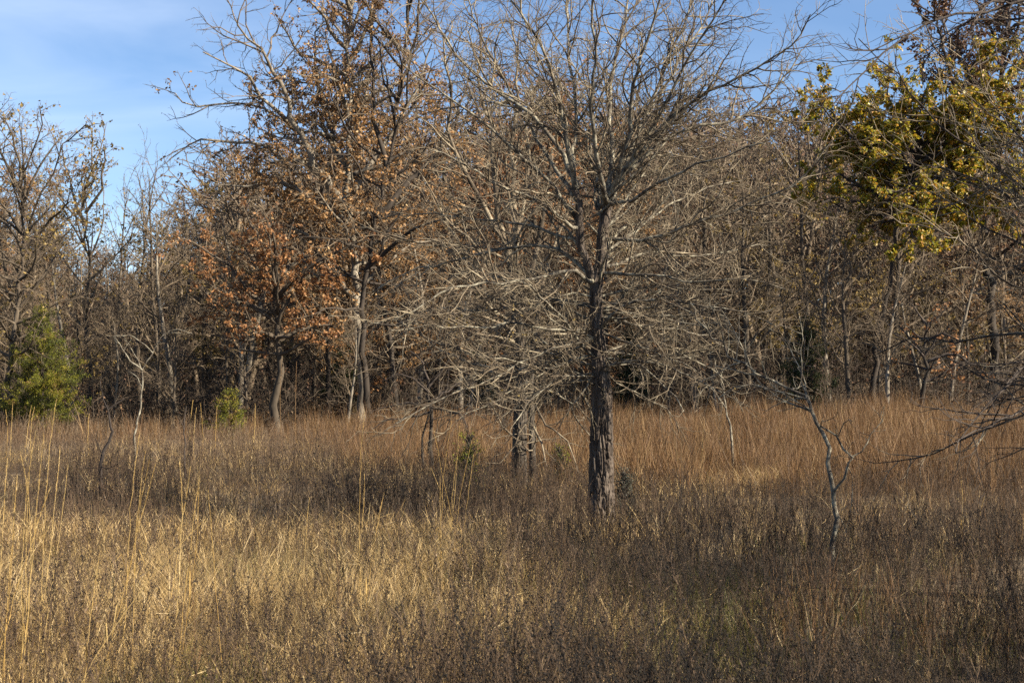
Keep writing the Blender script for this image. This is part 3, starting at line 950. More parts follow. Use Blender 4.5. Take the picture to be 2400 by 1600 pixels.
# green and yellow oak on the right
build_oak('oak_tree', 'oak still holding glossy green and yellow leaves, right of the bare trees', 40, [(2045, 930), (2050, 853), (2062, 757), (2090, 640), (2105, 510), (2122, 433), (2150, 370), (2175, 310), (2185, 270)],
          [([(2110, 470), (2060, 400), (2010, 330), (1955, 270), (1915, 225)], 6, -0.8),
           ([(2112, 460), (2040, 380), (1970, 290), (1930, 250)], 6, 0.5),
           ([(2120, 430), (2200, 400), (2280, 380), (2380, 400), (2450, 420)], 6, -0.5),
           ([(2150, 370), (2110, 290), (2080, 220), (2085, 160)], 5, 0.6),
           ([(2150, 370), (2150, 270), (2180, 200), (2230, 180)], 5, -0.6),
           ([(2100, 510), (2180, 470), (2270, 480), (2370, 500)], 5, 0.8),
           ([(2100, 480), (2030, 440), (1960, 400), (1910, 370)], 5, 0.9),
           ([(2100, 500), (2020, 480), (1960, 470), (1920, 480)], 4, -0.9),
           ([(2170, 300), (2240, 240), (2310, 210), (2400, 200)], 5, 0.5),
           ([(2180, 290), (2260, 290), (2340, 290), (2430, 270)], 5, -0.9),
           ([(2150, 370), (2260, 350), (2380, 340), (2480, 350)], 5, -1.6),
           ([(2122, 433), (2230, 420), (2340, 460), (2440, 480)], 5, -1.2),
           ([(2175, 310), (2240, 230), (2290, 150), (2360, 120)], 5, -0.8)],
          (40, 0.68, 0.95, 2, 45, 2.9), dict(SP_OAK, cap=[3, 1.6, 0.9, 0.45], trop=[0.02, 0.0, 0.0, 0.0, 0.0]), 104, M_DARKBARK, M_DARKTWIG, True, M_GREENOAK, 165, 0.10, noise_patch(0.75, 0.29, 27), 7)
build_oak('oak_tree', 'tall oak with dull brown leaves, behind the green and yellow oak at top right', 44, [(2330, 925), (2325, 700), (2310, 500), (2330, 300), (2350, 150), (2370, 0), (2380, -80)],
          [([(2320, 400), (2260, 280), (2220, 150), (2200, 60), (2220, -30)], 8, -1),
           ([(2330, 280), (2270, 180), (2240, 100), (2180, 110)], 6, 0.8),
           ([(2340, 220), (2420, 120), (2500, 50)], 7, 0.8)],
          (24, 0.35, 1.0, 8, 65, 3.0), SP_OAK, 105, M_DARKBARK, M_WOODTWIG, True, M_PLUM, 36, 0.125, noise_patch(0.45, 0.34, 31), 11)
build_oak('young_oak', 'young oak with coppery leaves low at the wood edge, right side', 39, [(2160, 930), (2165, 870), (2170, 800), (2180, 740)],
          [([(2165, 850), (2220, 830), (2280, 850), (2340, 860)], 5, -0.5), ([(2168, 800), (2210, 780), (2250, 790)], 4, -0.6), ([(2168, 830), (2130, 790), (2110, 760)], 4, 0.4)],
          (10, 0.4, 1.0, 0, 50, 1.3), dict(SP_OAK, cap=[2, 1.0, 0.6, 0.35]), 106, M_DARKBARK, M_DARKTWIG, True, M_ORANGE, 36, 0.105, noise_patch(0.6, 0.38, 41), 7, base=0)
# left edge tree with fine bare top
build_oak('bare_tree', 'bare pale branched tree at the left edge with a rounded airy top', 40, [(14, 950), (30, 800), (45, 660), (60, 560), (55, 480), (45, 400)],
          [([(55, 560), (100, 460), (140, 380), (165, 320), (195, 290)], 3, -0.8), ([(50, 500), (20, 400), (-20, 300), (-40, 230)], 3, 0.6),
           ([(48, 620), (120, 560), (190, 480), (230, 440)], 3, 0.5), ([(48, 450), (70, 370), (100, 290), (95, 250)], 3, -0.5), ([(45, 640), (-20, 560), (-90, 500)], 3, -0.6)],
          (30, 0.35, 1.0, 5, 70, 2.6), SP_FINE, 107, M_WOODBARK, M_WOODTWIG, True, M_OLIVE, 4.0, 0.10, noise_patch(0.5, 0.42, 51), 8)
build_oak('slim_tree', 'thin upright tree with sparse yellow leaves standing in the sky gap at left', 46, [(210, 950), (205, 800), (208, 640), (200, 560), (192, 480), (212, 420), (208, 370)],
          [([(200, 520), (170, 450), (152, 390), (147, 350)], 4, 0.6), ([(200, 500), (235, 440), (243, 380), (248, 340)], 4, -0.6)],
          (18, 0.35, 1.0, 25, 70, 2.2), SP_SLIM, 108, M_WOODBARK, M_WOODTWIG, True, M_OLIVE, 14, 0.10, noise_patch(0.5, 0.44, 61), 6, base=0)

# ------------------------------------------------------------------ the rest of the wood: a few kinds of tree, copied
def template(name, label, sp, seed, H, r, m_tr, m_br, leaf_m=None, per_m=5, size=0.11, patch=None, lean=0.06):
    T = Tree(sp, seed)
    T.grow((0, 0, -0.1), nrm((random.uniform(-lean, lean), random.uniform(-lean, lean), 1)), H, r, 0)
    rng = np.random.default_rng(seed)
    lg = leaves(leaf_points(T.br, 3, per_m, rng, patch), size, rng) if leaf_m else None
    print(name, seed, 'branches', len(T.br), 'leaves', lg.n // 6 if lg else 0)
    return make_tree(name, label, 'tree', T, (0, 0, 0), m_tr, m_br, 0, lg, leaf_m)


TPL = {
    'bare1': template('bare_tree', '', SP_BARE, 201, 11.5, 0.15, M_WOODBARK, M_WOODTWIG),
    'bare2': template('bare_tree', '', SP_BARE, 202, 10.0, 0.13, M_PALEBARK, M_WOODTWIG),
    'slim1': template('slim_tree', '', SP_SLIM, 203, 10.5, 0.10, M_WOODBARK, M_WOODTWIG, M_OLIVE, 6, 0.10, noise_patch(0.5, 0.42, 2)),
    'olive1': template('leafy_tree', '', SP_OAK, 204, 9.5, 0.14, M_WOODBARK, M_WOODTWIG, M_OLIVE, 30, 0.10, noise_patch(0.5, 0.36, 5)),
    'brown1': template('oak_tree', '', SP_OAK, 205, 10.5, 0.16, M_DARKBARK, M_WOODTWIG, M_BROWN, 28, 0.10, noise_patch(0.5, 0.36, 8)),
    'rust1': template('oak_tree', '', SP_OAK, 206, 11.5, 0.15, M_WOODBARK, M_WOODTWIG, M_ORANGE, 25, 0.10, noise_patch(0.5, 0.38, 11)),
}
used = set()
# (kind, photo x, distance, photo y of the top, label)
WOOD = [
    ('bare1', 1750, 44, 260, 'bare tree with a pale straight trunk, in the wood right of the largest tree'),
    ('rust1', 1150, 47, 60, 'tall rust leaved tree in the wood behind the twin trunked tree'),
    ('bare1', 1640, 50, 170, 'tall bare tree in the wood, its top showing right of the largest tree'),
    ('rust1', 1330, 50, 100, 'rust tinged tree in the wood, straight behind the largest tree'),
    ('brown1', 1010, 50, 60, 'brown leaved oak in the wood, right of the two tall rusty oaks'),
    ('brown1', 700, 52, 180, 'brown leaved oak behind the dead pale limbs'),
    ('olive1', 1830, 50, 225, 'olive leaved tree in the wood, between bare trees and green oak'),
    ('olive1', 40, 46, 380, 'olive leaved tree behind the cedar at the left edge'),
    ('olive1', 480, 52, 400, 'olive leaved tree low on the skyline, left of the rusty oaks'),
    ('slim1', 110, 50, 330, 'slim sparse tree left of the sky gap'),
    ('slim1', 290, 52, 360, 'slim sparse tree on the right side of the sky gap'),
    ('slim1', 370, 50, 320, 'slim sparse tree between the sky gap and the dead pale limbs'),
    ('slim1', 1790, 48, 235, 'slim sparse tree close to the pale straight trunk'),
    ('slim1', 1900, 46, 200, 'slim sparse tree beside the green oak crown, left of it'),
    ('bare2', 420, 47, 430, 'bare brown tree with a low crown over the small cedar shrub'),
    ('bare2', 560, 50, 380, 'bare brown tree behind the orange oak'),
    ('bare2', 970, 44, 420, 'bare tree behind the scrubby small tree'),
    ('bare2', 1490, 46, 330, 'bare tree just right behind the largest trunk'),
    ('bare1', 1560, 54, 240, 'bare tree deep in the wood, right of the largest trunk'),
    ('bare1', 1260, 54, 200, 'bare tree deep in the wood, above the twin trunks'),
    ('bare2', 1950, 42, 380, 'bare dark branched tree in front of the green oak, left of its trunk'),
    ('bare2', 2220, 42, 480, 'bare tree under the green oak crown, above the coppery young oak'),
    ('brown1', 2420, 49, 400, 'brown leaved oak at the right edge of the wood'),
    ('brown1', 1400, 45, 420, 'brown leaved oak hidden low behind the largest trunk'),
    ('olive1', 2100, 52, 330, 'olive leaved tree deep behind the green oak'),
    ('bare1', 2480, 46, 200, 'bare tree beyond the right edge oak'),
    ('brown1', -80, 42, 330, 'brown leaved oak beyond the left edge'),
    ('brown1', 935, 43, 470, 'low brown leaved oak right of the two tall rusty oaks, filling below their crowns'),
    ('bare2', 555, 43, 430, 'bare tree between the short orange oak and the small cedar shrub'),
    ('brown1', 760, 44, 500, 'brown leaved oak low behind the stems of the two tall rusty oaks'),
    ('bare2', 2085, 39, 520, 'bare tree standing right before the green oak trunk'),
    ('bare1', 1990, 39.5, 430, 'bare tree before the lower left of the green oak crown'),
    ('slim1', 330, 50, 300, 'slim sparse tree in the middle of the sky gap'),
    ('bare2', 260, 43, 700, 'low bare thicket tree right of the cedar'),
    ('bare2', 780, 46, 560, 'bare low tree between the stems of the rusty oaks'),
    ('bare2', 1640, 42, 560, 'bare low tree behind the thin bent pale sapling'),
    ('bare2', 1100, 43, 600, 'bare low tree left of the twin trunks'),
]
rw = random.Random(55)
HT = {'bare1': 11.5, 'bare2': 10.0, 'slim1': 10.5, 'olive1': 9.5, 'brown1': 10.5, 'rust1': 11.5}
for kd in HT:                                   # real height of each template
    HT[kd] = max(max(v.co.z for v in ch.data.vertices) for ch in TPL[kd].children)
GRP = 'trees of the wood along the far edge of the field'
for kd, sx_, Y, ty, lab in WOOD:
    b = gbase(sx_, Y)
    h = P(sx_, ty, Y)[2] - b[2]
    s = h / HT[kd]
    w = s * rw.uniform(0.95, 1.15)
    if kd not in used:
        o = TPL[kd]
        used.add(kd)
        o.location, o.rotation_euler, o.scale = b, (0, 0, rw.uniform(0, 6.28)), (w, w, s)
        o['label'], o['group'] = lab, GRP
    else:
        copy_tree(TPL[kd], b, rw.uniform(0, 6.28), (w, w, s), lab, GRP)


rm = random.Random(71)
for i in range(34):
    Y = rm.uniform(40.5, 47)
    sx_ = (i + rm.random()) / 34 * 2500 - 40
    kd = rm.choice(['bare1', 'bare2', 'slim1', 'slim1'])
    b = gbase(sx_, Y)
    h = rm.uniform(3.6, 6.8)
    s = h / HT[kd]
    w = s * rm.uniform(0.8, 1.2)
    copy_tree(TPL[kd], b, rm.uniform(0, 6.28), (w, w, s), 'slender bare understory tree, one of many alike tangled below the taller crowns', 'slender understory trees tangled along the wood edge')


# shade trees standing to the right of the photographer, outside the picture
for i, (x, y, h, kd, lab) in enumerate([(10.5, 5.5, 8.8, 'brown1', 'brown leaved oak outside the picture at right, its shade on the near weeds'),
                                        (12.0, 8.6, 6.6, 'brown1', 'brown leaved oak outside the picture at right, standing beyond the bare right edge tree'),
                                        (9.0, 1.5, 8.0, 'olive1', 'olive leaved tree outside the picture, right of the photographer'),
                                        (14.5, 4.5, 9.0, 'olive1', 'olive leaved tree outside the picture, farthest right of the photographer')]):
    s = h / HT[kd]
    copy_tree(TPL[kd], (x, y, float(gz(x, y)) - 0.03), 1.7 * i + 0.4, (s * 0.9, s * 0.9, s), lab)


def far_wood():
    """trees deep in the wood, beyond the leading ones: reads as one mass"""
    g, lf = Geo(), Geo()
    sp = dict(SP_BARE, max=3, dens=[2.2, 2.8, 3.2, 0], tip=0.011, cap=[4, 2.2, 1.2, 0.6], thick=0.012)
    rng = np.random.default_rng(4)
    tpls = []
    for s in range(4):
        T = Tree(sp, 300 + s)
        T.grow((0, 0, -0.2), (0, 0, 1), 9.5, 0.13, 0)
        lp = leaf_points(T.br, 2, 6.5, rng, noise_patch(0.5, 0.38, s * 7))
        tpls.append((tubes(T.br).arrays(), leaves(lp, 0.14, rng, lobed=False).arrays()))
    k = 0
    for Y in np.arange(57, 104, 3.2):
        half = Y * 0.40 + 3
        for x in np.arange(-half, half, 3.3):
            xx, yy = x + rng.uniform(-1.4, 1.4), Y + rng.uniform(-1.4, 1.4)
            u = xx / yy * FP + 1200
            top = np.interp(u, [-200, 60, 150, 330, 420, 600, 900, 1650, 1720, 1860, 2000, 2600], [470, 480, 600, 610, 500, 400, 320, 300, 280, 290, 320, 320]) + rng.normal(0, 35)
            z0 = float(gz(xx, yy))
            h = P(u, top, yy)[2] - z0
            s = np.clip(h / 9.5, 0.35, 1.55)
            a = rng.uniform(0, 6.28)
            w = s * rng.uniform(0.8, 1.2) if s > 0.6 else 0.6
            M = np.array([[math.cos(a) * w, -math.sin(a) * w, 0], [math.sin(a) * w, math.cos(a) * w, 0], [0, 0, s]])
            (v, q, t, ti), (v2, q2, t2, ti2) = tpls[k % 4]
            k += 1
            g.add(v @ M.T + [xx, yy, z0], q, None)
            lf.add(v2 @ M.T + [xx, yy, z0], q2, None, np.clip(ti2 + rng.normal(0, 0.15), 0, 1))
    o = g.obj('far_wood', M_WOODTWIG)
    o['kind'] = 'stuff'
    o = lf.obj('far_wood_leaves', M_PLUM)
    o['kind'] = 'stuff'
    print('far wood', k)


far_wood()


def undergrowth():
    """tangled brush under the wood edge"""
    rng = np.random.default_rng(14)
    tpls = []
    for s in range(5):
        T = Tree(SP_SHRUB, 400 + s)
        for i in range(5):
            d = nrm((random.gauss(0, 0.55), random.gauss(0, 0.55), 1))
            T.grow((random.gauss(0, 0.15), random.gauss(0, 0.15), -0.1), d, random.uniform(0.9, 2.5), 0.013, 0)
        lp = leaf_points(T.br, 2, 4.0, rng, noise_patch(0.9, 0.45, s * 5))
        tpls.append((tubes(T.br).arrays(), leaves(lp, 0.08, rng, lobed=False).arrays()))
    g, lf = Geo(), Geo()
    k = 0
    for Y in np.concatenate([np.arange(38.0, 50, 1.1), np.arange(50, 118, 3.0)]):
        half = Y * 0.40 + 2
        for x in np.arange(-half, half, 1.25 if Y < 50 else 1.7):
            xx, yy = x + rng.uniform(-0.8, 0.8), Y + rng.uniform(-0.8, 0.8)
            if yy < 42 and rng.random() < 0.85 - 0.5 * ss(38, 42, yy):
                continue
            s = rng.uniform(0.5, 1.25) * (1.0 if Y < 50 else 1.5)
            a = rng.uniform(0, 6.28)
            M = np.array([[math.cos(a) * s, -math.sin(a) * s, 0], [math.sin(a) * s, math.cos(a) * s, 0], [0, 0, s]])
            (v, q, t, ti), (v2, q2, t2, ti2) = tpls[k % 5]
            k += 1
            o = [xx, yy, float(gz(xx, yy))]
            g.add(v @ M.T + o, q, None)
            lf.add(v2 @ M.T + o, q2, None, np.clip(ti2 + rng.normal(0, 0.2), 0, 1))
    o = g.obj('undergrowth', M_BRUSH)
    o['kind'] = 'stuff'
    o = lf.obj('undergrowth_leaves', M_PLUM)
    o['kind'] = 'stuff'
    print('undergrowth', k)


undergrowth()


# ------------------------------------------------------------------ evergreens
def cedar(name, label, cat, sx_, Y, top_y, w_px, seed, mat=M_CEDAR, needles=24000, open_=0.0, needle=0.075):
    rnd = random.Random(seed)
    rng = np.random.default_rng(seed)
    b = gbase(sx_, Y)
    H = P(sx_, top_y, Y)[2] - b[2]
    W = w_px * px(Y) / 2
    sp = dict(max=3, seg=[0.3, 0.15, 0.1, 0.08], wob=[0.03, 0.08, 0.1, 0.1], trop=[0, 0.05, 0.06, 0.05], dens=[0, 9, 9], t0=[0, 0.2, 0.15],
              ang=[60, 38, 38], ratio=[0.3, 0.42, 0.45], cap=[3, 0.6, 0.3], min=0.06, thick=0.012, tip=0.003)
    T = Tree(sp, seed)
    T.br.append(([(b[0], b[1], b[2]), (b[0] + 0.03, b[1], b[2] + H * 0.5), (b[0], b[1], b[2] + H * 0.98)], [H * 0.022, H * 0.014, 0.004], 0))
    n = int(60 + H * 22)
    for i in range(n):
        f = (i + rnd.random()) / n
        prof = (1 - f) ** 0.58 * (0.55 + 0.45 * min(1, f * 5 + 0.4))
        prof *= 0.72 + 0.6 * float(n3(math.cos(i * 2.4) * 1.1 + seed * 3.7, math.sin(i * 2.4) * 1.1, f * 3.2))
        L = W * prof * rnd.choice((0.55, 0.8, 0.95, 1.1, 1.35)) * rnd.uniform(0.85, 1.1) + 0.06
        az = i * 2.4 + rnd.gauss(0, 0.3)
        el = R(18 + 35 * f + rnd.gauss(0, 8))
        T.grow((b[0], b[1], b[2] + H * (0.03 + 0.94 * f)), (math.cos(az) * math.cos(el), math.sin(az) * math.cos(el), math.sin(el)), L, 0.012, 1)
    lp = leaf_points(T.br, 2, 140, rng)
    if len(lp) > needles:
        lp = lp[rng.choice(len(lp), needles, replace=False)]
    hue = fbm(lp[:, 0] * 2.5, lp[:, 1] * 2.5, lp[:, 2] * 2.5, 2)
    lg = leaves(lp, needle, rng, tint=(hue - 0.5) * 1.4 + 0.5 + rng.normal(0, 0.15, len(lp)), droop=-0.35, aspect=0.24, lobed=False)
    root = thing(name, label, cat, b)
    tubes([x for x in T.br if x[2] == 0]).obj('trunk', M_DARKBARK, root, b)
    tubes([x for x in T.br if x[2] > 0]).obj('branches', M_DARKTWIG, root, b)
    lg.obj('foliage', mat, root, b)
    return root


cedar('cedar_tree', 'bushy bright green cedar at the left edge of the wood', 'cedar', 96, 39.5, 712, 190, 1, needles=140000, needle=0.055)
cedar('cedar_shrub', 'low yellow green cedar shrub in the far grass below the orange oak', 'shrub', 540, 38.5, 915, 80, 2, needles=8000, needle=0.06)
cedar('cedar_shrub', 'tiny yellow green cedar seedling behind the tall straw stalks, left of the twin trunks', 'shrub', 1100, 24, 1022, 80, 3, needles=1000, needle=0.06)
cedar('cedar_shrub', 'tiny dull green seedling between the twin trunked tree and the largest trunk', 'shrub', 1310, 25, 1050, 50, 4, needles=450, needle=0.06)
cedar('low_shrub', 'small dark grey green tuft just right of the largest trunk', 'shrub', 1462, 19.5, 1108, 60, 5, mat=M_SAGE, needles=3500, needle=0.04)
for i, (sx_, Y, ty, w, lab) in enumerate([(800, 46, 760, 110, 'dull green cedar deep in shade behind the rusty oak stems'),
                                          (1890, 41, 740, 120, 'dark evergreen bush in shade at the foot of the green oak, left of its trunk'),
                                          (1480, 44, 760, 110, 'dark evergreen bush in the wood just right of the largest trunk'),
                                          (1120, 45, 830, 120, 'dull green bush at the wood edge left of the twin trunks')]):
    cedar('evergreen_bush', lab, 'bush', sx_, Y, ty, w, 20 + i, mat=M_DEEP, needles=9000, needle=0.10)


# ------------------------------------------------------------------ field plants
def cover(n, y0, y1, wfun, rng, pw=1.0, margin=1.25):
    """points over the fan the camera can see (with room to step aside), thinner with distance, kept by wfun(x,y)"""
    u = rng.random(n)
    if abs(pw - 1) < 1e-6:
        y = y0 * (y1 / y0) ** u
    else:
        a = 1 - pw
        y = (y0 ** a + u * (y1 ** a - y0 ** a)) ** (1 / a)
    x = (rng.random(n) * 2 - 1) * (0.36 * margin * y + 0.9)
    keep = rng.random(n) < wfun(x, y)
    return x[keep], y[keep]


def scatter(g, tpl, x, y, s, lean, rng, ti_j=0.12, ti_b=None):
    """copies of small plants given as arrays, turned, scaled and tipped, all into one mesh"""
    which = rng.integers(0, len(tpl), len(x))
    z = gz(x, y)
    for i, (v, q, t, ti) in enumerate(tpl):
        m = which == i
        n = int(m.sum())
        if not n:
            continue
        a = rng.uniform(0, 2 * math.pi, n)
        c, sn = np.cos(a), np.sin(a)
        sc = s[m]
        V = np.empty((n, len(v), 3))
        V[:, :, 0] = (v[None, :, 0] * c[:, None] - v[None, :, 1] * sn[:, None]) * sc[:, None]
        V[:, :, 1] = (v[None, :, 0] * sn[:, None] + v[None, :, 1] * c[:, None]) * sc[:, None]
        V[:, :, 2] = v[None, :, 2] * sc[:, None]
        lx, ly = rng.normal(0, lean, n), rng.normal(0, lean, n)
        V[:, :, 0] += V[:, :, 2] * lx[:, None] + x[m][:, None]
        V[:, :, 1] += V[:, :, 2] * ly[:, None] + y[m][:, None]
        V[:, :, 2] += z[m][:, None] - 0.01
        off = (np.arange(n) * len(v))[:, None, None]
        Q = (q[None] + off).reshape(-1, 4) if len(q) else None
        Tt = (t[None] + off).reshape(-1, 3) if len(t) else None
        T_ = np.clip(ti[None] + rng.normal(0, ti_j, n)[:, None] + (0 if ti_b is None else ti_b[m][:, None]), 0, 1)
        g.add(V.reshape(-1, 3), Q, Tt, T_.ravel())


def tuft(rng, nb, h, spread, width, bend, segs=3, base_r=0.04, tint=0.5, tj=0.2):
    """bunch of bent grass blades"""
    g = Geo()
    for _ in range(nb):
        a = rng.uniform(0, 2 * math.pi)
        r = base_r * math.sqrt(rng.random())
        p = np.array([r * math.cos(a), r * math.sin(a), 0.0])
        ln = h * rng.uniform(0.45, 1.1)
        b = a + rng.normal(0, 0.9)
        tilt = abs(rng.normal(0, spread))
        d = np.array([math.cos(b) * math.sin(tilt), math.sin(b) * math.sin(tilt), math.cos(tilt)])
        fa = rng.uniform(0, 2 * math.pi)
        w = np.array([math.cos(fa), math.sin(fa), 0]) * width * rng.uniform(0.6, 1.2) * 0.5
        bd = np.array([math.cos(b), math.sin(b), -0.35]) * bend * rng.uniform(0.2, 1.6)
        pts = []
        for s in range(segs + 1):
            pts.append(p.copy())
            d = d + bd / segs + rng.normal(0, 0.06, 3)
            d /= np.linalg.norm(d)
            p = p + d * ln / segs
        v, q, t = [], [], []
        for s in range(segs):
            k = 1 - 0.6 * s / segs
            v += [pts[s] - w * k, pts[s] + w * k]
        v.append(pts[segs])
        for s in range(segs - 1):
            q.append([2 * s, 2 * s + 1, 2 * s + 3, 2 * s + 2])
        t.append([2 * segs - 2, 2 * segs - 1, 2 * segs])
        g.add(v, q, t, float(np.clip(rng.normal(tint, tj), 0, 1)))
    return g.arrays()


def prism(g, a, b, r0, r1, tint):
    a, b = np.array(a, float), np.array(b, float)
    d = b - a
    u = np.cross(d, [0.3, 1, 0.2]); u /= np.linalg.norm(u) + 1e-9
    w = np.cross(d, u); w /= np.linalg.norm(w) + 1e-9
    v = []
    for p, r in ((a, r0), (b, r1)):
        for k in range(3):
            v.append(p + r * (u * math.cos(k * 2.0944) + w * math.sin(k * 2.0944)))
    g.add(v, [[0, 1, 4, 3], [1, 2, 5, 4], [2, 0, 3, 5]], None, tint)


def blob(g, p, r, tint, rng, ln=1.4):
    d = rng.normal(size=3); d[2] = abs(d[2]) + 0.6; d /= np.linalg.norm(d)
    u = np.cross(d, [0.3, 1, 0.1]); u /= np.linalg.norm(u)
    w = np.cross(d, u)
    p = np.array(p)
    v = [p - d * r * ln, p + u * r, p + (-u * 0.5 + w * 0.87) * r, p + (-u * 0.5 - w * 0.87) * r, p + d * r * ln]
    g.add(v, None, [[0, 2, 1], [0, 3, 2], [0, 1, 3], [4, 1, 2], [4, 2, 3], [4, 3, 1]], tint)


def weed(rng, h, full=True):
    """dry forb: wiry stem, short upright side shoots, dark seed heads, a few shrivelled leaves"""
    g = Geo()
    spike = rng.random() < 0.28
    stem_t = float(np.clip(rng.normal(0.52, 0.12), 0.2, 0.95))
    n = 4 if full else 2
    p = np.zeros(3)
    d = nrm((rng.normal(0, 0.08), rng.normal(0, 0.08), 1))
    nodes = [p]
    for i in range(n):
        d = nrm((d[0] + rng.normal(0, 0.09), d[1] + rng.normal(0, 0.09), d[2]))
        p = p + np.array(d) * h / n
        nodes.append(p)
    r = 0.0022 if full else 0.0038
    for i in range(n):
        prism(g, nodes[i], nodes[i + 1], r * (1 - 0.6 * i / n), r * (1 - 0.6 * (i + 1) / n), stem_t)
    nsh = rng.integers(6, 13) if full else rng.integers(2, 5)
    seed_r = 0.0028 if full else 0.006
    for i in range(nsh):
        t = rng.uniform(0.35, 1.0)
        f = t * n
        j = min(n - 1, int(f)); f -= j
        a = nodes[j] * (1 - f) + nodes[j + 1] * f
        az = rng.uniform(0, 6.28)
        L = h * rng.uniform(0.08, 0.24) * (1.25 - 0.6 * t)
        dr = np.array([math.cos(az) * 0.55, math.sin(az) * 0.55, 1.0]); dr /= np.linalg.norm(dr)
        b = a + dr * L
        prism(g, a, b, r * 0.55, r * 0.35, stem_t * rng.uniform(0.8, 1.2))
        for s in range(rng.integers(1, 4) if full else 1):
            k = rng.uniform(0.35, 1.05)
            dark = rng.random() < 0.8
            blob(g, a + (b - a) * k + rng.normal(0, 0.004, 3), seed_r * rng.uniform(0.6, 1.5), rng.uniform(0.02, 0.28) if dark else rng.uniform(0.5, 1.0), rng)
    if full:
        for s in range(rng.integers(4, 9) if not spike else 26):
            blob(g, nodes[-1] + np.array([0, 0, -h * 0.22 * rng.random()]) + rng.normal(0, 0.005, 3), seed_r * rng.uniform(0.7, 1.5), rng.uniform(0.02, 0.3), rng)
        for s in range(rng.integers(2, 7)):                # shrivelled leaves
            f = rng.uniform(0.15, 0.8) * n
            j = min(n - 1, int(f)); f -= j
            a = nodes[j] * (1 - f) + nodes[j + 1] * f
            az = rng.uniform(0, 6.28)
            o = np.array([math.cos(az), math.sin(az), rng.uniform(-0.6, 0.8)]) * rng.uniform(0.02, 0.05)
            w = np.array([-math.sin(az), math.cos(az), 0.4]) * 0.0035
            g.add([a, a + o * 0.5 + w, a + o, a + o * 0.5 - w], [[0, 1, 2, 3]], None, rng.uniform(0.25, 0.9))
    return g.arrays()


def gold_w(x, y):
    """where the pale short grass shows: a tongue on the left in the middle distance, and beyond the large tree"""
    n = fbm(x * 0.35 + 30, y * 0.35, 0.2, 3)
    a = ss(6.5, 10.0, y + (n - 0.5) * 5 + 1.4 * ss(0.5, -3, x)) * (1 - ss(16.0, 20.0, y + (n - 0.5) * 4 + 0.25 * x)) * (1 - ss(-0.8, 1.6, x + (n - 0.5) * 3))
    b = 0.8 * ss(22, 24, y) * (1 - ss(29, 33, y)) * ss(0.6, 2.0, x) * (1 - ss(3.5, 6.5, x))
    return np.clip(a + b, 0, 1)


def russet_w(x, y):
    n = fbm(x * 0.2 + 50, y * 0.2, 0.7, 3)
    u = x / y
    return ss(25, 31, y + (n - 0.5) * 8 + 6 * ss(-0.02, 0.15, u) - 9 * (1 - ss(-0.22, -0.05, u))) * (0.45 + 0.55 * ss(-0.25, -0.02, u))


def weed_w(x, y):
    n = fbm(x * 0.5 + 80, y * 0.5, 0.1, 3)
    return np.clip((1 + 0.8 * np.exp(-((x + 2.3) / 2.8) ** 2 - ((y - 21.5) / 3.6) ** 2)) * (1 - 0.62 * gold_w(x, y)) * (1 + 0.5 * (1 - ss(6, 8, y))) * (1 - 0.5 * russet_w(x, y)) * (0.45 + 1.1 * n), 0, 1)


def patchy(x, y, f=0.9, lo=0.55, hi=1.25, k=0.0):
    n = fbm(x * f + 11 + k, y * f + 4, k, 3)
    return lo + (hi - lo) * np.clip((n - 0.28) / 0.44, 0, 1)


def litter(g, x, y, rng):
    """broken straws lying over and leaning through the plants"""
    z = gz(x, y)
    for i in range(len(x)):
        L = rng.uniform(0.10, 0.34)
        az = rng.uniform(0, 6.28); el = rng.normal(0.25, 0.35)
        d = np.array([math.cos(az) * math.cos(el), math.sin(az) * math.cos(el), math.sin(el)]) * L
        p = np.array([x[i], y[i], z[i] + rng.uniform(0.05, 0.34)])
        w = np.array([-math.sin(az), math.cos(az), 0.6]) * rng.uniform(0.0010, 0.0022)
        m = p + d * 0.5 + rng.normal(0, 0.02, 3)
        g.add([p - w, p + w, m + w, m - w, p + d], [[0, 1, 2, 3]], [[3, 2, 4]], float(np.clip(rng.normal(0.75, 0.2), 0, 1)))


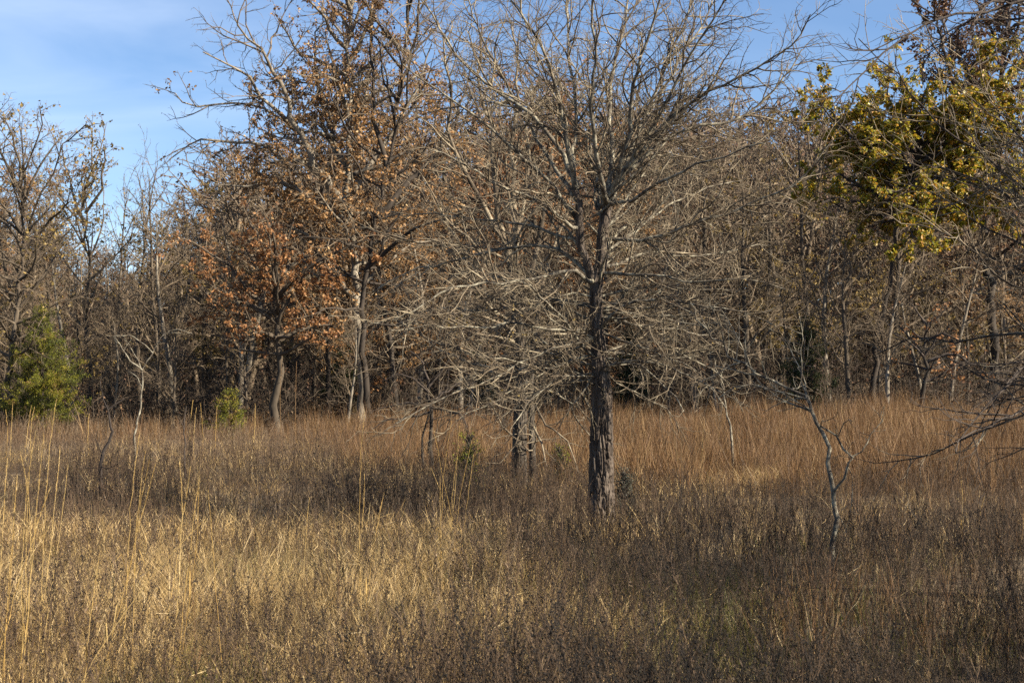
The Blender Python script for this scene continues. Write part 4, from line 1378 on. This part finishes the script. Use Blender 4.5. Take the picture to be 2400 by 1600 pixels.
def field():
    rng = np.random.default_rng(99)
    stuff = lambda g, name, mat: g.obj(name, mat).__setitem__('kind', 'stuff')
    # --- straw: short, fine, curling
    near = [tuft(rng, 26, rng.uniform(0.28, 0.45), 0.45, 0.0034, 0.8, 4, 0.05, 0.55, 0.22) for _ in range(14)]
    far = [tuft(rng, 16, rng.uniform(0.30, 0.46), 0.42, 0.0075, 0.7, 3, 0.09, 0.52, 0.22) for _ in range(10)]
    g = Geo()
    w = lambda x, y: (1 - 0.85 * np.exp(-((x + 2.3) / 2.8) ** 2 - ((y - 21.5) / 3.6) ** 2)) * np.clip(0.22 - 0.12 * ss(0.3, 1.8, x) + 0.95 * gold_w(x, y) - 0.2 * russet_w(x, y), 0, 1) * (0.5 + fbm(x * 1.3, y * 1.3, 2.0, 2))
    x, y = cover(13500, 4.2, 15, w, rng, 0.35)
    scatter(g, near, x, y, rng.uniform(0.65, 1.3, len(x)) * (0.72 + 0.4 * gold_w(x, y)) * patchy(x, y, 1.1, 0.6, 1.3, 2), 0.16, rng, 0.2)
    xl, yl = cover(9000, 4.2, 19, lambda x, y: 0.10 + 0.75 * gold_w(x, y), rng, 0.35)
    litter(g, xl, yl, rng)
    x, y = cover(17000, 15, 34, w, rng, 0.4)
    scatter(g, far, x, y, rng.uniform(0.7, 1.25, len(x)) * patchy(x, y, 0.7, 0.6, 1.25, 2), 0.12, rng, 0.2)
    stuff(g, 'dry_grass', M_STRAW)
    # --- green blades low among the straw
    gr = [tuft(rng, 10, rng.uniform(0.22, 0.36), 0.3, 0.0045, 0.5, 3, 0.04, 0.5, 0.25) for _ in range(6)]
    g = Geo()
    w = lambda x, y: np.clip((fbm(x * 0.6 + 3, y * 0.6, 4.0, 2) - 0.42) * 5, 0, 1) * np.exp(-((x + 0.3) / 3.6) ** 2) * (1 - ss(14, 18, y))
    x, y = cover(12000, 4.5, 18, w, rng, 0.35)
    scatter(g, gr, x, y, rng.uniform(0.7, 1.3, len(x)), 0.1, rng)
    stuff(g, 'green_grass', M_GREEN)
    # --- weeds
    wn_ = [weed(rng, rng.uniform(0.42, 0.70), True) for _ in range(36)]
    wf = [weed(rng, rng.uniform(0.45, 0.72), False) for _ in range(24)]
    g = Geo()
    x, y = cover(15500, 4.0, 15, weed_w, rng, 0.35)
    scatter(g, wn_, x, y, rng.uniform(0.65, 1.25, len(x)) * patchy(x, y, 0.9, 0.6, 1.25, 5), 0.12, rng, 0.1, 0.3 * (fbm(x * 0.5, y * 0.5, 12.0, 2) - 0.5) - 0.22 * ss(-0.5, 1.5, x) - 0.12 * (1 - ss(5.5, 7.5, y)))  # shade over the right side is put into the weed tint
    x, y = cover(46000, 15, 41, weed_w, rng, 0.5)
    scatter(g, wf, x, y, rng.uniform(0.65, 1.1, len(x)) * patchy(x, y, 0.5, 0.6, 1.12, 5), 0.10, rng, 0.1, 0.22 * ss(27, 34, y) - 0.12 * ss(0.5, 2.5, x) * (1 - ss(20, 26, y)) - 0.26 * np.exp(-((x + 2.3) / 2.8) ** 2 - ((y - 21.5) / 3.6) ** 2) + 0.25 * (fbm(x * 0.3, y * 0.3, 12.0, 2) - 0.5))  # large tree's shadow at left, shade at right, added to the weeds' own tint
    stuff(g, 'dry_weeds', M_WEED)
    # --- russet bunchgrass of the far field
    rf = [tuft(rng, 14, rng.uniform(0.62, 0.85), 0.16, 0.0085, 0.22, 3, 0.10, 0.5, 0.2) for _ in range(12)]
    g = Geo()
    w = lambda x, y: np.clip(russet_w(x, y) * (0.35 + fbm(x * 0.6, y * 0.6, 8.0, 2)), 0, 1)
    x, y = cover(24000, 23, 47, w, rng, 0.2, 1.15)
    scatter(g, rf, x, y, rng.uniform(0.7, 1.2, len(x)) * patchy(x, y, 0.8, 0.5, 1.35, 8), 0.15, rng, 0.22)
    w = lambda x, y: np.clip(0.20 * ss(0.3, 2.5, x), 0, 1) * (fbm(x * 0.7 + 5, y * 0.7, 6.0, 2) > 0.5)
    x, y = cover(6000, 9, 24, w, rng, 0.5)
    scatter(g, rf, x, y, rng.uniform(0.6, 0.95, len(x)), 0.08, rng)
    stuff(g, 'russet_grass', M_RED)


field()


# ------------------------------------------------------------------ tall straw stalks
def stalk_geo(tip, low, Y, thick, seed_frac, rng, hang=0.0):
    """(stem, seed head) of one stalk through two photo points, rooted in the ground"""
    A = np.array(P(low[0], low[1], Y)); B = np.array(P(tip[0], tip[1], Y))
    B[1] += rng.normal(0, 0.06)
    d = B - A
    g0 = float(gz(A[0], Y))
    if d[2] > 0.15:
        k = (A[2] - g0) / d[2]
        k = min(k, 1.6)
        root = A - d * k * np.array([0.75, 1, 1])
        root[2] = g0 - 0.02
    else:
        root = np.array([A[0] - 0.1, Y, g0])
    bow = rng.normal(0, 0.05, 3) * [1, 1, 0]
    kink = rng.normal(0, 0.003, (15, 3)) * [1, 1, 0]
    n = 14
    pts = []
    for i in range(n + 1):
        t = i / n
        p = (1 - t) ** 2 * root + 2 * t * (1 - t) * ((root + B) / 2 + bow + (A - (root + B) / 2) * 0.6) + t * t * B + kink[i] * min(1, (n - i) / 4)
        pts.append(tuple(p))
    rad = [thick * (1 - 0.62 * i / n) for i in range(n + 1)]
    st = tubes([(pts, rad, 0)], 4)
    st.tint = [np.full(len(v), rng.uniform(0.35, 0.9), np.float32) for v in st.v]
    sg = Geo()
    m = int((1 - seed_frac) * n)
    Pn = np.array(pts)
    seg = Pn[m:]
    ns = int(34 * seed_frac * 3.2)
    for i in range(ns):
        t = i / ns * (len(seg) - 1 - 1e-6)
        j = int(t); f = t - j
        c = seg[j] * (1 - f) + seg[j + 1] * f
        dd = seg[j + 1] - seg[j]; dd /= np.linalg.norm(dd)
        az = rng.uniform(0, 6.28)
        o = np.array([math.cos(az), math.sin(az), 0]) * thick * rng.uniform(1.2, 3.0) * (1 - 0.6 * i / ns)
        w = np.cross(o, dd); w = w / (np.linalg.norm(w) + 1e-9) * thick * 0.8
        tipv = c + o + dd * rng.uniform(0.02, 0.04)
        sg.add([c, c + o * 0.7 + dd * 0.012 + w, tipv, c + o * 0.7 + dd * 0.012 - w], [[0, 1, 2, 3]], None, rng.uniform(0.3, 1.0))
    # one or two sheath leaves
    lv = []
    for _ in range(rng.integers(1, 3)):
        j = rng.integers(2, 7)
        c = Pn[j]
        az = rng.uniform(0, 6.28)
        o = np.array([math.cos(az), math.sin(az), 0]) * rng.uniform(0.08, 0.2)
        up = np.array([0, 0, rng.uniform(0.05, 0.22)])
        w = np.array([-math.sin(az), math.cos(az), 0]) * 0.003
        q1, q2 = c + o * 0.4 + up, c + o + up * rng.uniform(-0.2, 1.0)
        lv.append(Geo())
        lv[-1].add([c - w, c + w, q1 + w, q1 - w, q2], [[0, 1, 2, 3]], [[3, 2, 4]], rng.uniform(0.3, 0.9))
    return st, sg, lv


def clump(name, label, Y, stalks, seed, thick=0.0024, mat=M_TALL, group='tall straw stalks over the weeds'):
    rng = np.random.default_rng(seed)
    x0 = P(stalks[0][1][0], 0, Y)[0]
    loc = (x0, Y, float(gz(x0, Y)))
    root = thing(name, label, 'grass', loc, group)
    for s in stalks:
        tip, low = s[0], s[1]
        st, sg, lv = stalk_geo(tip, low, Y + rng.normal(0, 0.05), thick, s[2] if len(s) > 2 else 0.28, rng)
        o = st.obj('stalk', mat, root, loc)
        if sg.n:
            sg.obj('seed_head', mat, o, None).data.transform(__import__('mathutils').Matrix.Translation((-loc[0], -loc[1], -loc[2])))
        for b_ in lv:
            b_.obj('leaf_blade', mat, o, None).data.transform(__import__('mathutils').Matrix.Translation((-loc[0], -loc[1], -loc[2])))


clump('tall_grass_clump', 'clump of tall golden grass stalks at the left edge, leaning right', 7.6, [((10, 1074), (3, 1250)), ((58, 1067), (37, 1200)), ((109, 1018), (77, 1190), 0.35), ((24, 1120), (28, 1330)), ((76, 1120), (60, 1330)), ((100, 1150), (40, 1290)), ((42, 1130), (10, 1420))], 1)
clump('tall_grass_clump', 'golden grass stalks rising above the far field edge, second clump from the left edge', 9.0, [((136, 935), (117, 1080), 0.4), ((126, 1050), (116, 1176)), ((90, 1010), (80, 1120)), ((160, 1090), (128, 1240))], 2)
clump('tall_grass_clump', 'pair of golden stalks crossing in a narrow V, left part of the bright grass', 8.4, [((366, 1072), (306, 1197), 0.33), ((362, 1090), (276, 1406), 0.25), ((345, 1057), (328, 1166)), ((321, 1018), (313, 1142))], 3)
clump('tall_grass_clump', 'golden grass stalks curving right at their tips, right of the narrow V pair', 8.8, [((422, 1088), (408, 1190)), ((442, 1099), (411, 1197), 0.4), ((471, 1122), (440, 1200)), ((465, 1130), (452, 1180))], 4)
clump('tall_grass_stalk', 'single straight golden stalk tilted left, standing alone in the bright grass', 8.0, [((495, 1149), (507, 1290), 0.3)], 5)
clump('tall_grass_stalk', 'bright fallen stalk slanting up to the right across the grass', 7.4, [((468, 1223), (315, 1398), 0.2)], 6)
clump('tall_grass_stalk', 'short golden stalk leaning right, lower left of the slanting fallen stalk', 7.2, [((230, 1304), (213, 1483), 0.3)], 7)
clump('tall_grass_clump', 'three tall golden stalks left of the centre clump, one very upright', 10.5, [((858, 965), (853, 1114), 0.3), ((851, 1114), (828, 1240), 0.35), ((898, 1160), (877, 1247), 0.35)], 8)
clump('tall_grass_clump', 'fan shaped clump of tall golden stalks left of the twin trunks', 13.5, [((1058, 988), (1046, 1150), 0.25), ((1077, 995), (1062, 1150), 0.25), ((1105, 1037), (1080, 1200), 0.25), ((1110, 1065), (1092, 1200), 0.25), ((1017, 1002), (1063, 1191), 0.25), ((1010, 1096), (1046, 1205), 0.25), ((1070, 1080), (1060, 1230)), ((1030, 1120), (1036, 1230))], 9)
clump('tall_grass_stalk', 'golden stalk with fluffy tip in the pale grass, left of the three tall stalks', 10.5, [((727, 1168), (719, 1279), 0.35)], 10)
clump('dark_grass_stalk', 'brown seed spike in the near grass, right of the single straight stalk', 7.6, [((431, 1291), (446, 1400), 0.4)], 11, mat=M_RED)
clump('dark_grass_stalk', 'brown seed spike in the near grass, below the golden stalk with fluffy tip', 8.2, [((774, 1245), (791, 1381), 0.4)], 12, mat=M_RED)
clump('tall_grass_clump', 'straw stalks in front of the low cedar shrub in the far grass', 30, [((474, 945), (472, 1010)), ((452, 938), (450, 1010)), ((507, 952), (505, 1020)), ((597, 945), (595, 1000)), ((460, 955), (458, 1000))], 13, 0.007)
clump('tall_grass_clump', 'two very tall reddish stems against the orange oak trunk', 32, [((662, 843), (662, 960), 0.15), ((694, 846), (693, 960), 0.15)], 14, 0.008, M_RED)
clump('tall_grass_clump', 'thin golden stalks in the russet grass right of the largest trunk', 15, [((1646, 1006), (1640, 1105)), ((1656, 1102), (1657, 1230)), ((1625, 1150), (1632, 1240))], 15)
clump('tall_grass_clump', 'short golden stalks right of the crooked forked sapling', 15, [((2255, 1120), (2252, 1190)), ((2305, 1168), (2300, 1230))], 16)
clump('tall_grass_clump', 'golden stalks at the far field edge by the cedar', 30, [((208, 969), (209, 1040)), ((70, 950), (66, 1010)), ((15, 960), (12, 1010)), ((30, 945), (27, 1000)), ((82, 955), (78, 1010))], 17, 0.007)
